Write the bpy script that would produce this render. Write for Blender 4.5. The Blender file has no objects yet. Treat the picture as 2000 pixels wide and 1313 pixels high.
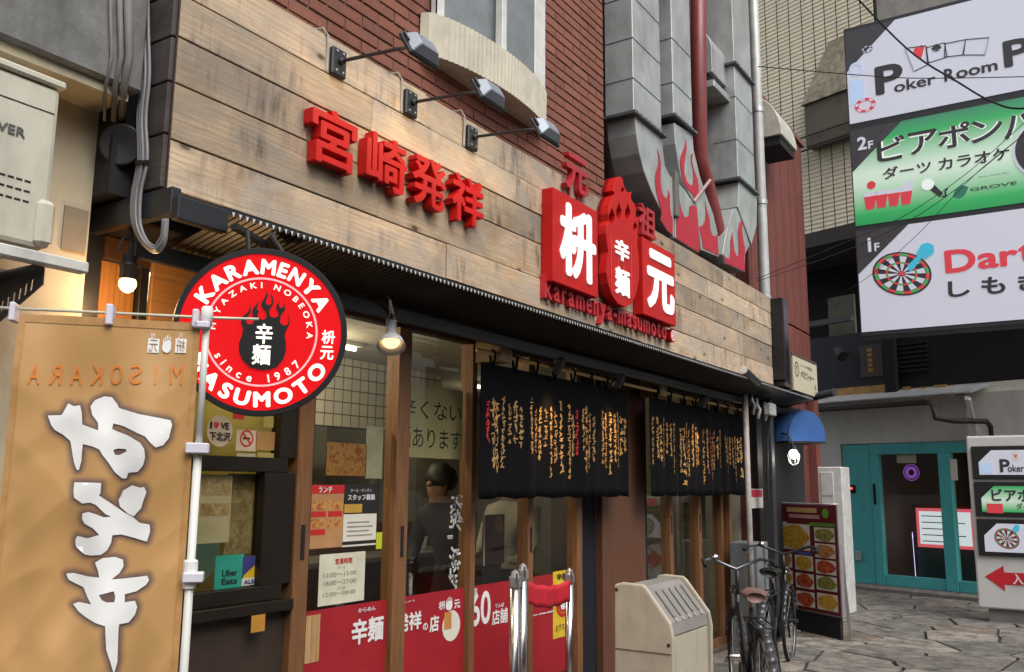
import bpy, bmesh, math, random
from mathutils import Vector as V, Matrix, noise as mnoise
from mathutils.geometry import tessellate_polygon, delaunay_2d_cdt
SC = bpy.context.scene
COL = SC.collection
RAD = math.radians
# ---------------------------------------------------------------- camera
FPX, YAW, PIT, ROLL = 1744.33, RAD(32.903), RAD(9.4857), RAD(0.46)
CAM = V((0.0, -2.7, 1.55))
fw = V((math.cos(YAW)*math.cos(PIT), math.sin(YAW)*math.cos(PIT), math.sin(PIT)))
r0 = V((math.sin(YAW), -math.cos(YAW), 0.0)); u0 = r0.cross(fw)
CR = r0*math.cos(ROLL) + u0*math.sin(ROLL)
CU = u0*math.cos(ROLL) - r0*math.sin(ROLL)
cd = bpy.data.cameras.new('camera'); cam = bpy.data.objects.new('camera', cd); COL.objects.link(cam)
cd.sensor_width = 36.0; cd.sensor_fit = 'HORIZONTAL'; cd.lens = 36.0*FPX/2000.0
cd.clip_start = 0.05; cd.clip_end = 500.0
mw = Matrix.Identity(4)
for i in range(3):
    mw[i][0] = CR[i]; mw[i][1] = CU[i]; mw[i][2] = -fw[i]; mw[i][3] = CAM[i]
cam.matrix_world = mw
SC.camera = cam
# ---------------------------------------------------------------- world, overcast sky, soft sun
SUN_EL, SUN_ROT = RAD(52), RAD(205)
w = bpy.data.worlds.new('World'); SC.world = w; w.use_nodes = True
nt = w.node_tree; nt.nodes.clear()
sk = nt.nodes.new('ShaderNodeTexSky'); sk.sky_type = 'NISHITA'; sk.sun_disc = False
sk.sun_elevation = SUN_EL; sk.sun_rotation = SUN_ROT; sk.air_density = 1.0; sk.dust_density = 6.0; sk.ozone_density = 1.0
hs = nt.nodes.new('ShaderNodeHueSaturation'); hs.inputs['Saturation'].default_value = 0.22
bg = nt.nodes.new('ShaderNodeBackground'); bg.inputs['Strength'].default_value = 0.15
wo = nt.nodes.new('ShaderNodeOutputWorld')
nt.links.new(sk.outputs[0], hs.inputs['Color']); nt.links.new(hs.outputs[0], bg.inputs[0]); nt.links.new(bg.outputs[0], wo.inputs[0])
sl = bpy.data.lights.new('sun', 'SUN'); sl.energy = 1.2; sl.angle = RAD(40); sl.color = (1.0, 0.97, 0.93)
sun = bpy.data.objects.new('sun', sl); COL.objects.link(sun)
# Nishita rotation: 0 = +Y, clockwise seen from above
sd = V((math.sin(SUN_ROT)*math.cos(SUN_EL), math.cos(SUN_ROT)*math.cos(SUN_EL), math.sin(SUN_EL)))
sun.rotation_euler = (-sd).to_track_quat('-Z', 'Y').to_euler(); sun.location = (0, -4, 14)
vs = SC.view_settings; vs.view_transform = 'Standard'; vs.look = 'None'; vs.gamma = 1.0; vs.use_curve_mapping = False
vs.exposure = 0.18
SC.cycles.use_denoising = True; SC.cycles.max_bounces = 8; SC.cycles.transparent_max_bounces = 16
SC.cycles.sample_clamp_indirect = 4.0; SC.cycles.caustics_reflective = False; SC.cycles.caustics_refractive = False

# ---------------------------------------------------------------- pixels to places
def ray(px, py): return fw*FPX + CR*(px-1000.0) + CU*(656.5-py)
def on(px, py, p, n):
    d = ray(px, py); t = (V(p)-CAM).dot(V(n))/d.dot(V(n)); return CAM + d*t
def oy(px, py, y): return on(px, py, (0, y, 0), (0, 1, 0))
def ox(px, py, x): return on(px, py, (x, 0, 0), (1, 0, 0))
def oz(px, py, z): return on(px, py, (0, 0, z), (0, 0, 1))
def od(px, py, d): return CAM + ray(px, py)*(d/FPX)
class Fr:                                   # a flat frame: origin, right, up, outward normal
    def __init__(s, o, ex, up=(0, 0, 1)):
        s.o = V(o); s.ex = V(ex).normalized(); s.up = V(up).normalized(); s.n = s.ex.cross(s.up)
    def p(s, u, v, w=0.0): return s.o + s.ex*u + s.up*v + s.n*w
    def uv(s, px, py):
        q = on(px, py, s.o, s.n) - s.o; return (q.dot(s.ex), q.dot(s.up))
    def uvw(s, px, py, w):
        q = on(px, py, s.o + s.n*w, s.n) - s.o; return (q.dot(s.ex), q.dot(s.up))
    def box(s, px0, py0, px1, py1):
        a = s.uv(px0, py0); b = s.uv(px1, py1)
        return (min(a[0], b[0]), min(a[1], b[1]), max(a[0], b[0]), max(a[1], b[1]))
def FY(y): return Fr((0, y, 0), (1, 0, 0))          # faces the street
def FX(x): return Fr((x, 0, 0), (0, -1, 0))         # faces back along the street

# ---------------------------------------------------------------- mesh collecting
ORG = {}
class MB:
    def __init__(s): s.v = []; s.f = []; s.mi = []; s.cur = 0
    def add(s, vs, fs):
        b = len(s.v); s.v += [V(q) for q in vs]
        for f in fs: s.f.append([b+i for i in f]); s.mi.append(s.cur)
        return s
    def box(s, x0, x1, y0, y1, z0, z1):
        return s.add([(x0,y0,z0),(x1,y0,z0),(x1,y1,z0),(x0,y1,z0),(x0,y0,z1),(x1,y0,z1),(x1,y1,z1),(x0,y1,z1)],
                     [(0,3,2,1),(4,5,6,7),(0,1,5,4),(1,2,6,5),(2,3,7,6),(3,0,4,7)])
    def fbox(s, fr, u0, v0, u1, v1, w0, w1):
        P = [fr.p(u, v, w) for w in (w0, w1) for (u, v) in ((u0,v0),(u1,v0),(u1,v1),(u0,v1))]
        return s.add(P, [(3,2,1,0),(4,5,6,7),(0,1,5,4),(1,2,6,5),(2,3,7,6),(3,0,4,7)])
    def beam(s, a, b, wd, ht, up=(0,0,1)):
        a = V(a); b = V(b); d = (b-a).normalized(); u = V(up)
        if abs(d.dot(u)) > .98: u = V((1,0,0))
        r = d.cross(u).normalized(); u = r.cross(d)
        P = [q + r*x*wd/2 + u*y*ht/2 for q in (a, b) for (x, y) in ((-1,-1),(1,-1),(1,1),(-1,1))]
        return s.add(P, [(3,2,1,0),(4,5,6,7),(0,1,5,4),(1,2,6,5),(2,3,7,6),(3,0,4,7)])
    def tube(s, path, r, n=8, caps=True):
        path = [V(q) for q in path]; L = len(path)
        rs = r if isinstance(r, (list, tuple)) else [r]*L
        rings = []; pu = None
        for i, q in enumerate(path):
            d = (path[min(i+1, L-1)] - path[max(i-1, 0)]).normalized()
            u = pu if pu is not None else (V((0,0,1)) if abs(d.z) < .9 else V((1,0,0)))
            u = (u - d*u.dot(d)).normalized(); pu = u; rr = d.cross(u)
            rings.append([q + (u*math.cos(2*math.pi*k/n) + rr*math.sin(2*math.pi*k/n))*rs[i] for k in range(n)])
        vs = [p for R in rings for p in R]
        fs = [(i*n+k, i*n+(k+1)%n, (i+1)*n+(k+1)%n, (i+1)*n+k) for i in range(L-1) for k in range(n)]
        if caps: fs += [tuple(range(n))[::-1], tuple((L-1)*n+k for k in range(n))]
        return s.add(vs, fs)
    def lathe(s, c, axis, prof, n=20, cap=False):       # prof: (distance along axis, radius)
        c = V(c); a = V(axis).normalized(); u = V((0,0,1)) if abs(a.z) < .9 else V((1,0,0))
        u = (u - a*u.dot(a)).normalized(); r = a.cross(u)
        vs = [c + a*h + (u*math.cos(2*math.pi*k/n) + r*math.sin(2*math.pi*k/n))*max(rad, 1e-4) for h, rad in prof for k in range(n)]
        fs = [(i*n+k, i*n+(k+1)%n, (i+1)*n+(k+1)%n, (i+1)*n+k) for i in range(len(prof)-1) for k in range(n)]
        if cap: fs += [tuple(range(n))[::-1], tuple((len(prof)-1)*n+k for k in range(n))]
        return s.add(vs, fs)
    def poly(s, fr, pts, w0, w1=None, holes=()):        # filled outline (u,v), extruded from w0 to w1
        loops = [list(pts)] + [list(h) for h in holes]
        tri = tessellate_polygon([[V((x, y, 0)) for x, y in L] for L in loops])
        flat = [q for L in loops for q in L]
        def orient(t):
            a, b, c = [flat[i] for i in t]
            return t if (b[0]-a[0])*(c[1]-a[1]) - (b[1]-a[1])*(c[0]-a[0]) > 0 else (t[0], t[2], t[1])
        tri = [orient(t) for t in tri]
        N = len(flat)
        if w1 is None:
            return s.add([fr.p(u, v, w0) for u, v in flat], tri)
        vs = [fr.p(u, v, w0) for u, v in flat] + [fr.p(u, v, w1) for u, v in flat]
        fs = [tuple(N+i for i in t) for t in tri] + [t[::-1] for t in tri]
        k = 0
        for L in loops:
            n = len(L); ar = sum(L[i][0]*L[(i+1)%n][1] - L[(i+1)%n][0]*L[i][1] for i in range(n))
            out = (ar > 0) == (k == 0)
            for i in range(n):
                a, b = k+i, k+(i+1)%n
                fs.append((a, b, N+b, N+a) if out else (b, a, N+a, N+b))
            k += n
        return s.add(vs, fs)
    def grid(s, nu, nv, fn):
        vs = [fn(i/nu, j/nv) for j in range(nv+1) for i in range(nu+1)]
        return s.add(vs, [(j*(nu+1)+i, j*(nu+1)+i+1, (j+1)*(nu+1)+i+1, (j+1)*(nu+1)+i) for j in range(nv) for i in range(nu)])
    def obj(s, name, mat, parent=None, smooth=False, bevel=0.0, seg=1, org=None, tags=None, thick=0.0):
        if not s.v: return None
        if org is None:
            if parent is not None: org = ORG[parent.name]
            else:
                xs = [q.x for q in s.v]; ys = [q.y for q in s.v]; zs = [q.z for q in s.v]
                org = V(((min(xs)+max(xs))/2, (min(ys)+max(ys))/2, min(zs)))
        org = V(org)
        m = bpy.data.meshes.new(name); m.from_pydata([tuple(q-org) for q in s.v], [], s.f)
        mats = mat if isinstance(mat, (list, tuple)) else [mat]
        for k in mats: m.materials.append(k)
        if len(mats) > 1: m.polygons.foreach_set('material_index', s.mi)
        if smooth is True: m.polygons.foreach_set('use_smooth', [True]*len(m.polygons))
        elif smooth: m.shade_auto = None if False else None
        m.update()
        return link(name, m, parent, org, bevel, seg, tags, thick)
def link(name, m, parent, org, bevel=0, seg=1, tags=None, thick=0.0):
    o = bpy.data.objects.new(name, m); COL.objects.link(o)
    if parent is not None:
        o.parent = parent; o.location = V(org) - ORG[parent.name]
    else: o.location = org
    ORG[o.name] = V(org)
    if thick:
        md = o.modifiers.new('thick', 'SOLIDIFY'); md.thickness = thick; md.offset = 0
    if bevel:
        md = o.modifiers.new('bevel', 'BEVEL'); md.width = bevel; md.segments = seg; md.limit_method = 'ANGLE'; md.angle_limit = RAD(40)
    if tags: tag(o, *tags)
    return o
def tag(o, label=None, cat=None, group=None, kind=None):
    if label: o['label'] = label
    if cat: o['category'] = cat
    if group: o['group'] = group
    if kind: o['kind'] = kind
    return o
def thing(name, label, cat, loc, group=None):
    o = bpy.data.objects.new(name, None); COL.objects.link(o); o.location = loc; o.empty_display_size = .1
    ORG[o.name] = V(loc); return tag(o, label, cat, group)
def struct(o): o['kind'] = 'structure'; return o

# ---------------------------------------------------------------- text
_tc = {}
def glyphs(s, bold=0.0, ext=False, res=4):
    k = (s, bold, ext, res)
    if k in _tc: return _tc[k]
    c = bpy.data.curves.new('t', 'FONT'); c.body = s; c.size = 1; c.offset = bold; c.resolution_u = res
    if ext: c.extrude = 0.5; c.fill_mode = 'BOTH'
    o = bpy.data.objects.new('t', c)
    m = bpy.data.meshes.new_from_object(o)
    vs = [v.co.copy() for v in m.vertices]; fs = [tuple(p.vertices) for p in m.polygons]
    bpy.data.objects.remove(o); bpy.data.curves.remove(c); bpy.data.meshes.remove(m)
    xs = [v.x for v in vs]; ys = [v.y for v in vs]
    _tc[k] = (vs, fs, min(xs), max(xs), min(ys), max(ys)); return _tc[k]
def text_into(mb, s, fr, box, w0, depth=0.0, bold=0.0, mirror=False, keep=False, rot=0.0, surf=None):
    simple = all(ord(c) < 0x2E80 for c in s)
    ob = bold if bold <= 0 else 0.0      # curve offsets tear glyphs: thicken with shifted copies instead
    vs, fs, x0, x1, y0, y1 = glyphs(s, ob, depth > 0)
    rem = bold - ob
    if rem > .004:
        nv = len(vs); V2 = []; F2 = []; k8 = 8
        for k in range(k8):
            dx, dy = rem*math.cos(2*math.pi*k/k8), rem*math.sin(2*math.pi*k/k8)
            V2 += [V((q.x+dx, q.y+dy, q.z)) for q in vs]; F2 += [tuple(i+k*nv for i in f) for f in fs]
        x0 -= rem; x1 += rem; y0 -= rem; y1 += rem; cpy = nv
        vs, fs = V2, F2
    else: cpy = 0
    u0_, v0_, u1_, v1_ = box; su = (u1_-u0_)/max(x1-x0, 1e-6); sv = (v1_-v0_)/max(y1-y0, 1e-6)
    if keep: su = sv = min(su, sv)
    cu, cv = (u0_+u1_)/2, (v0_+v1_)/2; cx, cy = (x0+x1)/2, (y0+y1)/2
    out = []
    for iq, q in enumerate(vs):
        a = (q.x-cx)*su*(-1 if mirror else 1); b = (q.y-cy)*sv
        if rot: a, b = a*math.cos(rot)-b*math.sin(rot), a*math.sin(rot)+b*math.cos(rot)
        wz = w0 + ((q.z+.5)*depth if depth > 0 else 0)
        if cpy: wz += .00025*(iq//cpy)
        if surf: wz += surf(cu+a, cv+b)
        out.append(fr.p(cu+a, cv+b, wz))
    mb.add(out, [f[::-1] for f in fs] if mirror else fs)
    return mb
def text(name, s, fr, box, mat, parent=None, w0=0.003, depth=0.0, bold=0.0, tags=None, **k):
    return text_into(MB(), s, fr, box, w0, depth, bold, **k).obj(name, mat, parent, tags=tags)

# ---------------------------------------------------------------- materials
def newmat(name):
    m = bpy.data.materials.new(name); m.use_nodes = True; t = m.node_tree
    b = t.nodes['Principled BSDF']; return m, t, b
def nd(t, ty, **k):
    n = t.nodes.new(ty)
    for a, v in k.items(): setattr(n, a, v)
    return n
def pos(t, scale=(1,1,1), obj=False):
    g = nd(t, 'ShaderNodeTexCoord') if obj else nd(t, 'ShaderNodeNewGeometry')
    mp = nd(t, 'ShaderNodeMapping'); mp.inputs['Scale'].default_value = scale
    t.links.new(g.outputs['Object' if obj else 'Position'], mp.inputs['Vector']); return mp
def noi(t, vec, scale, det=4, rough=.55, dist=0):
    n = nd(t, 'ShaderNodeTexNoise'); n.inputs['Scale'].default_value = scale; n.inputs['Detail'].default_value = det
    n.inputs['Roughness'].default_value = rough; n.inputs['Distortion'].default_value = dist
    t.links.new(vec.outputs[0], n.inputs['Vector']); return n
def ramp(t, inp, stops, interp='LINEAR'):
    r = nd(t, 'ShaderNodeValToRGB'); r.color_ramp.interpolation = interp
    while len(r.color_ramp.elements) < len(stops): r.color_ramp.elements.new(.5)
    for e, (p, c) in zip(r.color_ramp.elements, stops):
        e.position = p; e.color = (c[0], c[1], c[2], 1) if isinstance(c, (tuple, list)) else (c, c, c, 1)
    t.links.new(inp, r.inputs[0]); return r
def mixc(t, fac, a, b, mode='MIX'):
    m = nd(t, 'ShaderNodeMix'); m.data_type = 'RGBA'; m.blend_type = mode
    for s, x in ((0, fac), (6, a), (7, b)):
        if hasattr(x, 'is_linked') or hasattr(x, 'links'): t.links.new(x, m.inputs[s])
        else: m.inputs[s].default_value = x if s == 0 else (x[0], x[1], x[2], 1)
    return m.outputs[2]
def bump(t, b, h, dist=.004, st=.5):
    n = nd(t, 'ShaderNodeBump'); n.inputs['Strength'].default_value = st; n.inputs['Distance'].default_value = dist
    t.links.new(h, n.inputs['Height']); t.links.new(n.outputs[0], b.inputs['Normal'])
def sc(c, k): return tuple(min(1, x*k) for x in c)
_mc = {}
def M(name, col, rough=.6, metal=0.0, var=.18, scale=9.0, bmp=0.0, bscale=60.0, spec=.5, dirt=0.0, stretch=(1,1,1), coat=0):
    if name in _mc: return _mc[name]
    m, t, b = newmat(name)
    p = pos(t, stretch); n = noi(t, p, scale, 5, .6)
    c = ramp(t, n.outputs['Fac'], [(.25, sc(col, 1-var)), (.75, sc(col, 1+var))]).outputs[0]
    if dirt:
        n2 = noi(t, pos(t, (1,1,.35)), 3.1, 6, .7); r2 = ramp(t, n2.outputs['Fac'], [(.48, 0.0), (.72, 1.0)])
        mm = nd(t, 'ShaderNodeMath', operation='MULTIPLY'); mm.inputs[1].default_value = dirt
        t.links.new(r2.outputs[0], mm.inputs[0]); c = mixc(t, mm.outputs[0], c, sc(col, .3))
    t.links.new(c, b.inputs['Base Color'])
    rr = nd(t, 'ShaderNodeMapRange'); rr.inputs['To Min'].default_value = max(0, rough-.1); rr.inputs['To Max'].default_value = min(1, rough+.1)
    t.links.new(n.outputs['Fac'], rr.inputs['Value']); t.links.new(rr.outputs[0], b.inputs['Roughness'])
    b.inputs['Metallic'].default_value = metal; b.inputs['Specular IOR Level'].default_value = spec
    if coat: b.inputs['Coat Weight'].default_value = coat; b.inputs['Coat Roughness'].default_value = .1
    if bmp: bump(t, b, noi(t, pos(t, stretch), bscale, 4, .6).outputs['Fac'], .004, bmp)
    _mc[name] = m; return m
def EM(name, col, st=1.0, base=None, rough=.25):
    if name in _mc: return _mc[name]
    m, t, b = newmat(name); b.inputs['Base Color'].default_value = (*(base or sc(col, .5)), 1)
    b.inputs['Emission Color'].default_value = (*col, 1); b.inputs['Emission Strength'].default_value = st
    b.inputs['Roughness'].default_value = rough; _mc[name] = m; return m
def glass(name, tint=(.86,.88,.87), refl=1.0, rough=.01):
    m, t, b = newmat(name); t.nodes.remove(b)
    tr = nd(t, 'ShaderNodeBsdfTransparent'); tr.inputs[0].default_value = (*tint, 1)
    gl = nd(t, 'ShaderNodeBsdfGlossy'); gl.inputs['Roughness'].default_value = rough
    fr = nd(t, 'ShaderNodeFresnel'); gm = nd(t, 'ShaderNodeNewGeometry'); ir = nd(t, 'ShaderNodeMapRange'); ir.inputs['To Min'].default_value = 1.5; ir.inputs['To Max'].default_value = 1/1.5
    t.links.new(gm.outputs['Backfacing'], ir.inputs['Value']); t.links.new(ir.outputs[0], fr.inputs[0])      # a pane is two faces: no false total reflection at the inner one
    mu = nd(t, 'ShaderNodeMath', operation='MULTIPLY'); mu.inputs[1].default_value = refl
    mx = nd(t, 'ShaderNodeMixShader')
    t.links.new(fr.outputs[0], mu.inputs[0]); t.links.new(mu.outputs[0], mx.inputs[0]); t.links.new(tr.outputs[0], mx.inputs[1]); t.links.new(gl.outputs[0], mx.inputs[2])
    t.links.new(mx.outputs[0], t.nodes['Material Output'].inputs[0]); return m

def plank_mat(name, light, mid, grey, dark, axis_scale, rough=.75, dirtamt=.75):
    m, t, b = newmat(name)
    oi = nd(t, 'ShaderNodeObjectInfo'); g = nd(t, 'ShaderNodeNewGeometry')
    mu = nd(t, 'ShaderNodeVectorMath', operation='SCALE'); mu.inputs[3].default_value = 37.0
    cb = nd(t, 'ShaderNodeCombineXYZ')
    for k in range(3): t.links.new(oi.outputs['Random'], cb.inputs[k])
    t.links.new(cb.outputs[0], mu.inputs[0])
    ad = nd(t, 'ShaderNodeVectorMath', operation='ADD'); t.links.new(g.outputs['Position'], ad.inputs[0]); t.links.new(mu.outputs[0], ad.inputs[1])
    def mp(s):
        k = nd(t, 'ShaderNodeMapping'); k.inputs['Scale'].default_value = s; t.links.new(ad.outputs[0], k.inputs['Vector']); return k
    ax = axis_scale
    fine = noi(t, mp((ax[0]*1.2, ax[1]*30, ax[2]*30)), 3.0, 7, .65, .6)
    rings = nd(t, 'ShaderNodeTexWave', wave_type='BANDS', bands_direction='Z'); rings.inputs['Scale'].default_value = 1.9
    rings.inputs['Distortion'].default_value = 9.0; rings.inputs['Detail'].default_value = 3; rings.inputs['Detail Scale'].default_value = .55; rings.inputs['Detail Roughness'].default_value = .6
    t.links.new(mp((ax[0]*1.1, ax[1]*7, ax[2]*7)).outputs[0], rings.inputs['Vector'])
    kn = nd(t, 'ShaderNodeTexVoronoi'); kn.inputs['Scale'].default_value = 1.0
    t.links.new(mp((ax[0]*3.1, ax[1]*1, ax[2]*6.5)).outputs[0], kn.inputs['Vector'])
    knr = ramp(t, kn.outputs['Distance'], [(.03, 1.0), (.07, .75), (.10, .25), (.2, 0.0)])
    tone = noi(t, mp((ax[0]*1.1, 1, ax[2]*2.2)), 1.5, 4, .6, .5)
    base = ramp(t, tone.outputs['Fac'], [(.30, sc(mid, .85)), (.44, light), (.58, sc(light, 1.15)), (.72, (light[0]*.92, light[1]*.72, light[2]*.45))]).outputs[0]
    c = mixc(t, ramp(t, rings.outputs['Fac'], [(0.0, .34), (.5, .0)]).outputs[0], base, mid)
    c = mixc(t, ramp(t, fine.outputs['Fac'], [(.36, .40), (.58, 0.0)]).outputs[0], c, sc(mid, .7))
    # weathering: grey patches with drifting edges
    gp = noi(t, mp((ax[0]*1.3, 1, ax[2]*3.2)), 1.6, 6, .68, .8)
    c = mixc(t, ramp(t, gp.outputs['Fac'], [(.40, 0.0), (.62, dirtamt)]).outputs[0], c, grey)
    st = noi(t, mp((ax[2]*16, 3, ax[0]*2.0)), 1.4, 5, .7)        # dark vertical drips
    st2 = noi(t, mp((ax[0]*1.6, 1, ax[2]*2.5)), 1.3, 3, .6)
    mm = nd(t, 'ShaderNodeMath', operation='MULTIPLY')
    t.links.new(ramp(t, st.outputs['Fac'], [(.46, 0.0), (.66, .85)]).outputs[0], mm.inputs[0]); t.links.new(ramp(t, st2.outputs['Fac'], [(.46, 0.0), (.64, 1.0)]).outputs[0], mm.inputs[1])
    c = mixc(t, mm.outputs[0], c, dark)
    c = mixc(t, knr.outputs[0], c, sc(dark, .9))
    hv = nd(t, 'ShaderNodeHueSaturation'); t.links.new(c, hv.inputs['Color'])
    vr = nd(t, 'ShaderNodeMapRange'); vr.inputs['To Min'].default_value = .68; vr.inputs['To Max'].default_value = 1.18; t.links.new(oi.outputs['Random'], vr.inputs['Value']); t.links.new(vr.outputs[0], hv.inputs['Value'])
    t.links.new(hv.outputs[0], b.inputs['Base Color']); b.inputs['Roughness'].default_value = rough; b.inputs['Specular IOR Level'].default_value = .25
    bump(t, b, fine.outputs['Fac'], .004, .55)
    return m
def vgrad(name, z0, z1, stops, rough=.3, em=0.0):            # printed vertical gradient (flat print on a sign)
    m, t, b = newmat(name); g = nd(t, 'ShaderNodeNewGeometry'); s = nd(t, 'ShaderNodeSeparateXYZ'); t.links.new(g.outputs['Position'], s.inputs[0])
    mr = nd(t, 'ShaderNodeMapRange'); mr.inputs[1].default_value = z0; mr.inputs[2].default_value = z1; t.links.new(s.outputs[2], mr.inputs[0])
    r = ramp(t, mr.outputs[0], stops); t.links.new(r.outputs[0], b.inputs['Base Color']); b.inputs['Roughness'].default_value = rough
    if em: t.links.new(r.outputs[0], b.inputs['Emission Color']); b.inputs['Emission Strength'].default_value = em
    return m
def food(name, stops, scale=30, plate=None, rough=.5, em=0):   # printed dish photograph
    m, t, b = newmat(name); p = pos(t); n = noi(t, p, scale, 5, .7, 1.2)
    c = ramp(t, n.outputs['Fac'], stops).outputs[0]; t.links.new(c, b.inputs['Base Color']); b.inputs['Roughness'].default_value = rough; return m
# ================================================================ materials used all over
rnd = random.Random(7)
m_plank = plank_mat('weathered planks', (.60,.455,.315), (.42,.285,.175), (.37,.325,.275), (.095,.075,.058), (1,1,1), .75, .85)
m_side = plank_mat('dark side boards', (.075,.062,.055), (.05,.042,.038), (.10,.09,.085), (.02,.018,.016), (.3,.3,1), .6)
m_black = M('black paint', (.012,.012,.014), .45)
m_blackmat = M('matt black', (.008,.008,.010), .8)
m_mortar = M('mortar', (.19,.14,.115), .9, bmp=.4)
m_soffit = M('soffit black', (.010,.009,.010), .8)
m_redsign = M('red sign paint', (.53,.009,.008), .5, var=.10, spec=.3, dirt=.12)
m_redside = M('red sign side', (.66,.018,.014), .4, var=.06)
m_white = EM('white lit acrylic', (1,1,1), .4, (.85,.85,.85))
m_steel = M('galvanised', (.44,.46,.455), .42, .35, var=.22, scale=4, dirt=.5, bmp=.9, bscale=3.5)
m_steeldk = M('dark grey metal', (.05,.053,.058), .45, .6)
m_alum = M('aluminium', (.55,.56,.57), .35, .8, var=.1)
m_lampgrey = M('lamp grey', (.30,.33,.37), .35, .4, var=.05)
m_brownwood = M('door wood', (.20,.092,.038), .5, var=.35, scale=6, stretch=(9,9,.7), bmp=.15)
m_dkwood = M('dark brown wood', (.075,.034,.018), .55, var=.3, scale=6, stretch=(9,9,.7), bmp=.15)
m_orange = M('orange wood', (.42,.19,.055), .45, var=.3, scale=5, stretch=(12,12,.6))
m_orangeh = M('orange wood board', (.40,.20,.065), .5, var=.25, scale=5, stretch=(.6,12,12))
m_cream = M('cream concrete', (.56,.52,.42), .9, bmp=.6, bscale=40, dirt=.35)
m_glass = glass('shop glass', (.90,.90,.85), .75)
m_chrome = M('chrome', (.62,.62,.63), .22, 1.0, var=.08)
m_paper = M('paper', (.72,.70,.60), .8, var=.05)
m_ink = M('black ink', (.015,.014,.014), .7)
m_wprint = M('white print', (.80,.80,.78), .6, var=.03)
m_redprint = M('red print', (.55,.02,.02), .6, var=.06)

# ================================================================ ground
gmb = MB(); gmb.grid(60, 60, lambda a, b: V((-160+320*a, -160+320*b, 0)))
m_ground = M('asphalt', (.075,.072,.068), .85, var=.25, scale=2.2, bmp=.5, bscale=90)
ground = struct(gmb.obj('ground', m_ground, org=(0,0,0)))

# ================================================================ shop building shell
shop = thing('shop_building', 'two storey ramen shop with brick upper wall behind the wooden fascia', 'building', (6, 1.5, 0))
W = .47                                         # door and window plane
m_room = M('room wall', (.30,.28,.22), .8); m_floor = M('room floor', (.10,.07,.05), .5)
mb = MB(); mb.box(1.9, 11.9, .3, 4.6, 2.66, 2.72); mb.obj('ceiling_slab', m_soffit, shop)
mb = MB(); mb.box(1.9, 9.6, .18, W+.06, 2.50, 2.62); mb.obj('soffit', m_soffit, shop)
mb = MB(); mb.box(1.96, 9.6, W-.02, W+.05, 2.405, 2.498); mb.obj('header_beam', m_dkwood, shop, bevel=.004)
mb = MB(); mb.box(1.802, 1.898, .44, .60, 0, 9.0); mb.obj('gap_wall', m_soffit, shop)
mb = MB(); mb.box(2.0, 9.5, 3.9, 3.98, 0, 2.66); mb.obj('back_wall', m_room, shop)
mb = MB(); mb.box(1.92, 2.0, W+.06, 3.98, 0, 2.66); mb.obj('side_wall', m_room, shop)
mb = MB(); mb.box(9.36, 9.44, W+.02, 3.9, 0, 2.66); mb.obj('side_wall', m_room, shop)
mb = MB(); mb.box(2.0, 9.36, W-.1, 3.9, .004, .06); mb.obj('room_floor', m_floor, shop)
mb = MB(); mb.box(2.02, 9.34, W+.3, 3.88, 2.56, 2.64); mb.obj('room_ceiling', M('room ceiling', (.33,.31,.27), .8), shop)
mb = MB(); mb.box(1.80, 9.4, .20, .30, 2.58, 3.298); mb.obj('fascia_back_wall', m_soffit, shop)
# upper brick wall
BY = .12
mb = MB(); mb.box(1.9, 5.58, BY+.008, BY+.3, 3.30, 9.0)
bw = mb.obj('brick_wall', m_mortar, shop)
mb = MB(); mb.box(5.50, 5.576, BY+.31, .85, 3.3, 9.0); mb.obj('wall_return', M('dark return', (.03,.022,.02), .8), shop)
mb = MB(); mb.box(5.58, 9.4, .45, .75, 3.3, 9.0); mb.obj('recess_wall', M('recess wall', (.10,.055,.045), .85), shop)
def brick_mat():
    m, t, b = newmat('red brick'); oi = nd(t, 'ShaderNodeObjectInfo')
    c = ramp(t, oi.outputs['Random'], [(0, (.155,.054,.036)), (.3, (.215,.076,.048)), (.6, (.18,.060,.038)), (.85, (.25,.096,.062)), (1, (.12,.046,.034))])
    n = noi(t, pos(t, (1,1,1)), 55, 5, .7); n2 = noi(t, pos(t), 3.0, 3, .6)
    c2 = mixc(t, ramp(t, n.outputs['Fac'], [(.35, .0), (.7, .45)]).outputs[0], c.outputs[0], (.36,.13,.085))
    c2 = mixc(t, ramp(t, n2.outputs['Fac'], [(.45, 0.0), (.7, .35)]).outputs[0], c2, (.12,.05,.035))
    t.links.new(c2, b.inputs['Base Color']); b.inputs['Roughness'].default_value = .8; bump(t, b, n.outputs['Fac'], .003, .5); return m
def brick_mat_joined():
    m, t, b = newmat('red brick far'); g = nd(t, 'ShaderNodeNewGeometry')
    c = ramp(t, g.outputs['Random Per Island'], [(0, (.155,.054,.036)), (.3, (.215,.076,.048)), (.6, (.18,.060,.038)), (.85, (.25,.096,.062)), (1, (.12,.046,.034))])
    n = noi(t, pos(t), 55, 5, .7)
    c2 = mixc(t, ramp(t, n.outputs['Fac'], [(.35, .0), (.7, .45)]).outputs[0], c.outputs[0], (.36,.13,.085))
    t.links.new(c2, b.inputs['Base Color']); b.inputs['Roughness'].default_value = .8; return m
m_brick = brick_mat()
def topx(p):
    d = V(p)-CAM; z = d.dot(fw); return (1000+FPX*d.dot(CR)/z, 656.5-FPX*d.dot(CU)/z, z)
bm_half = {}
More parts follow.
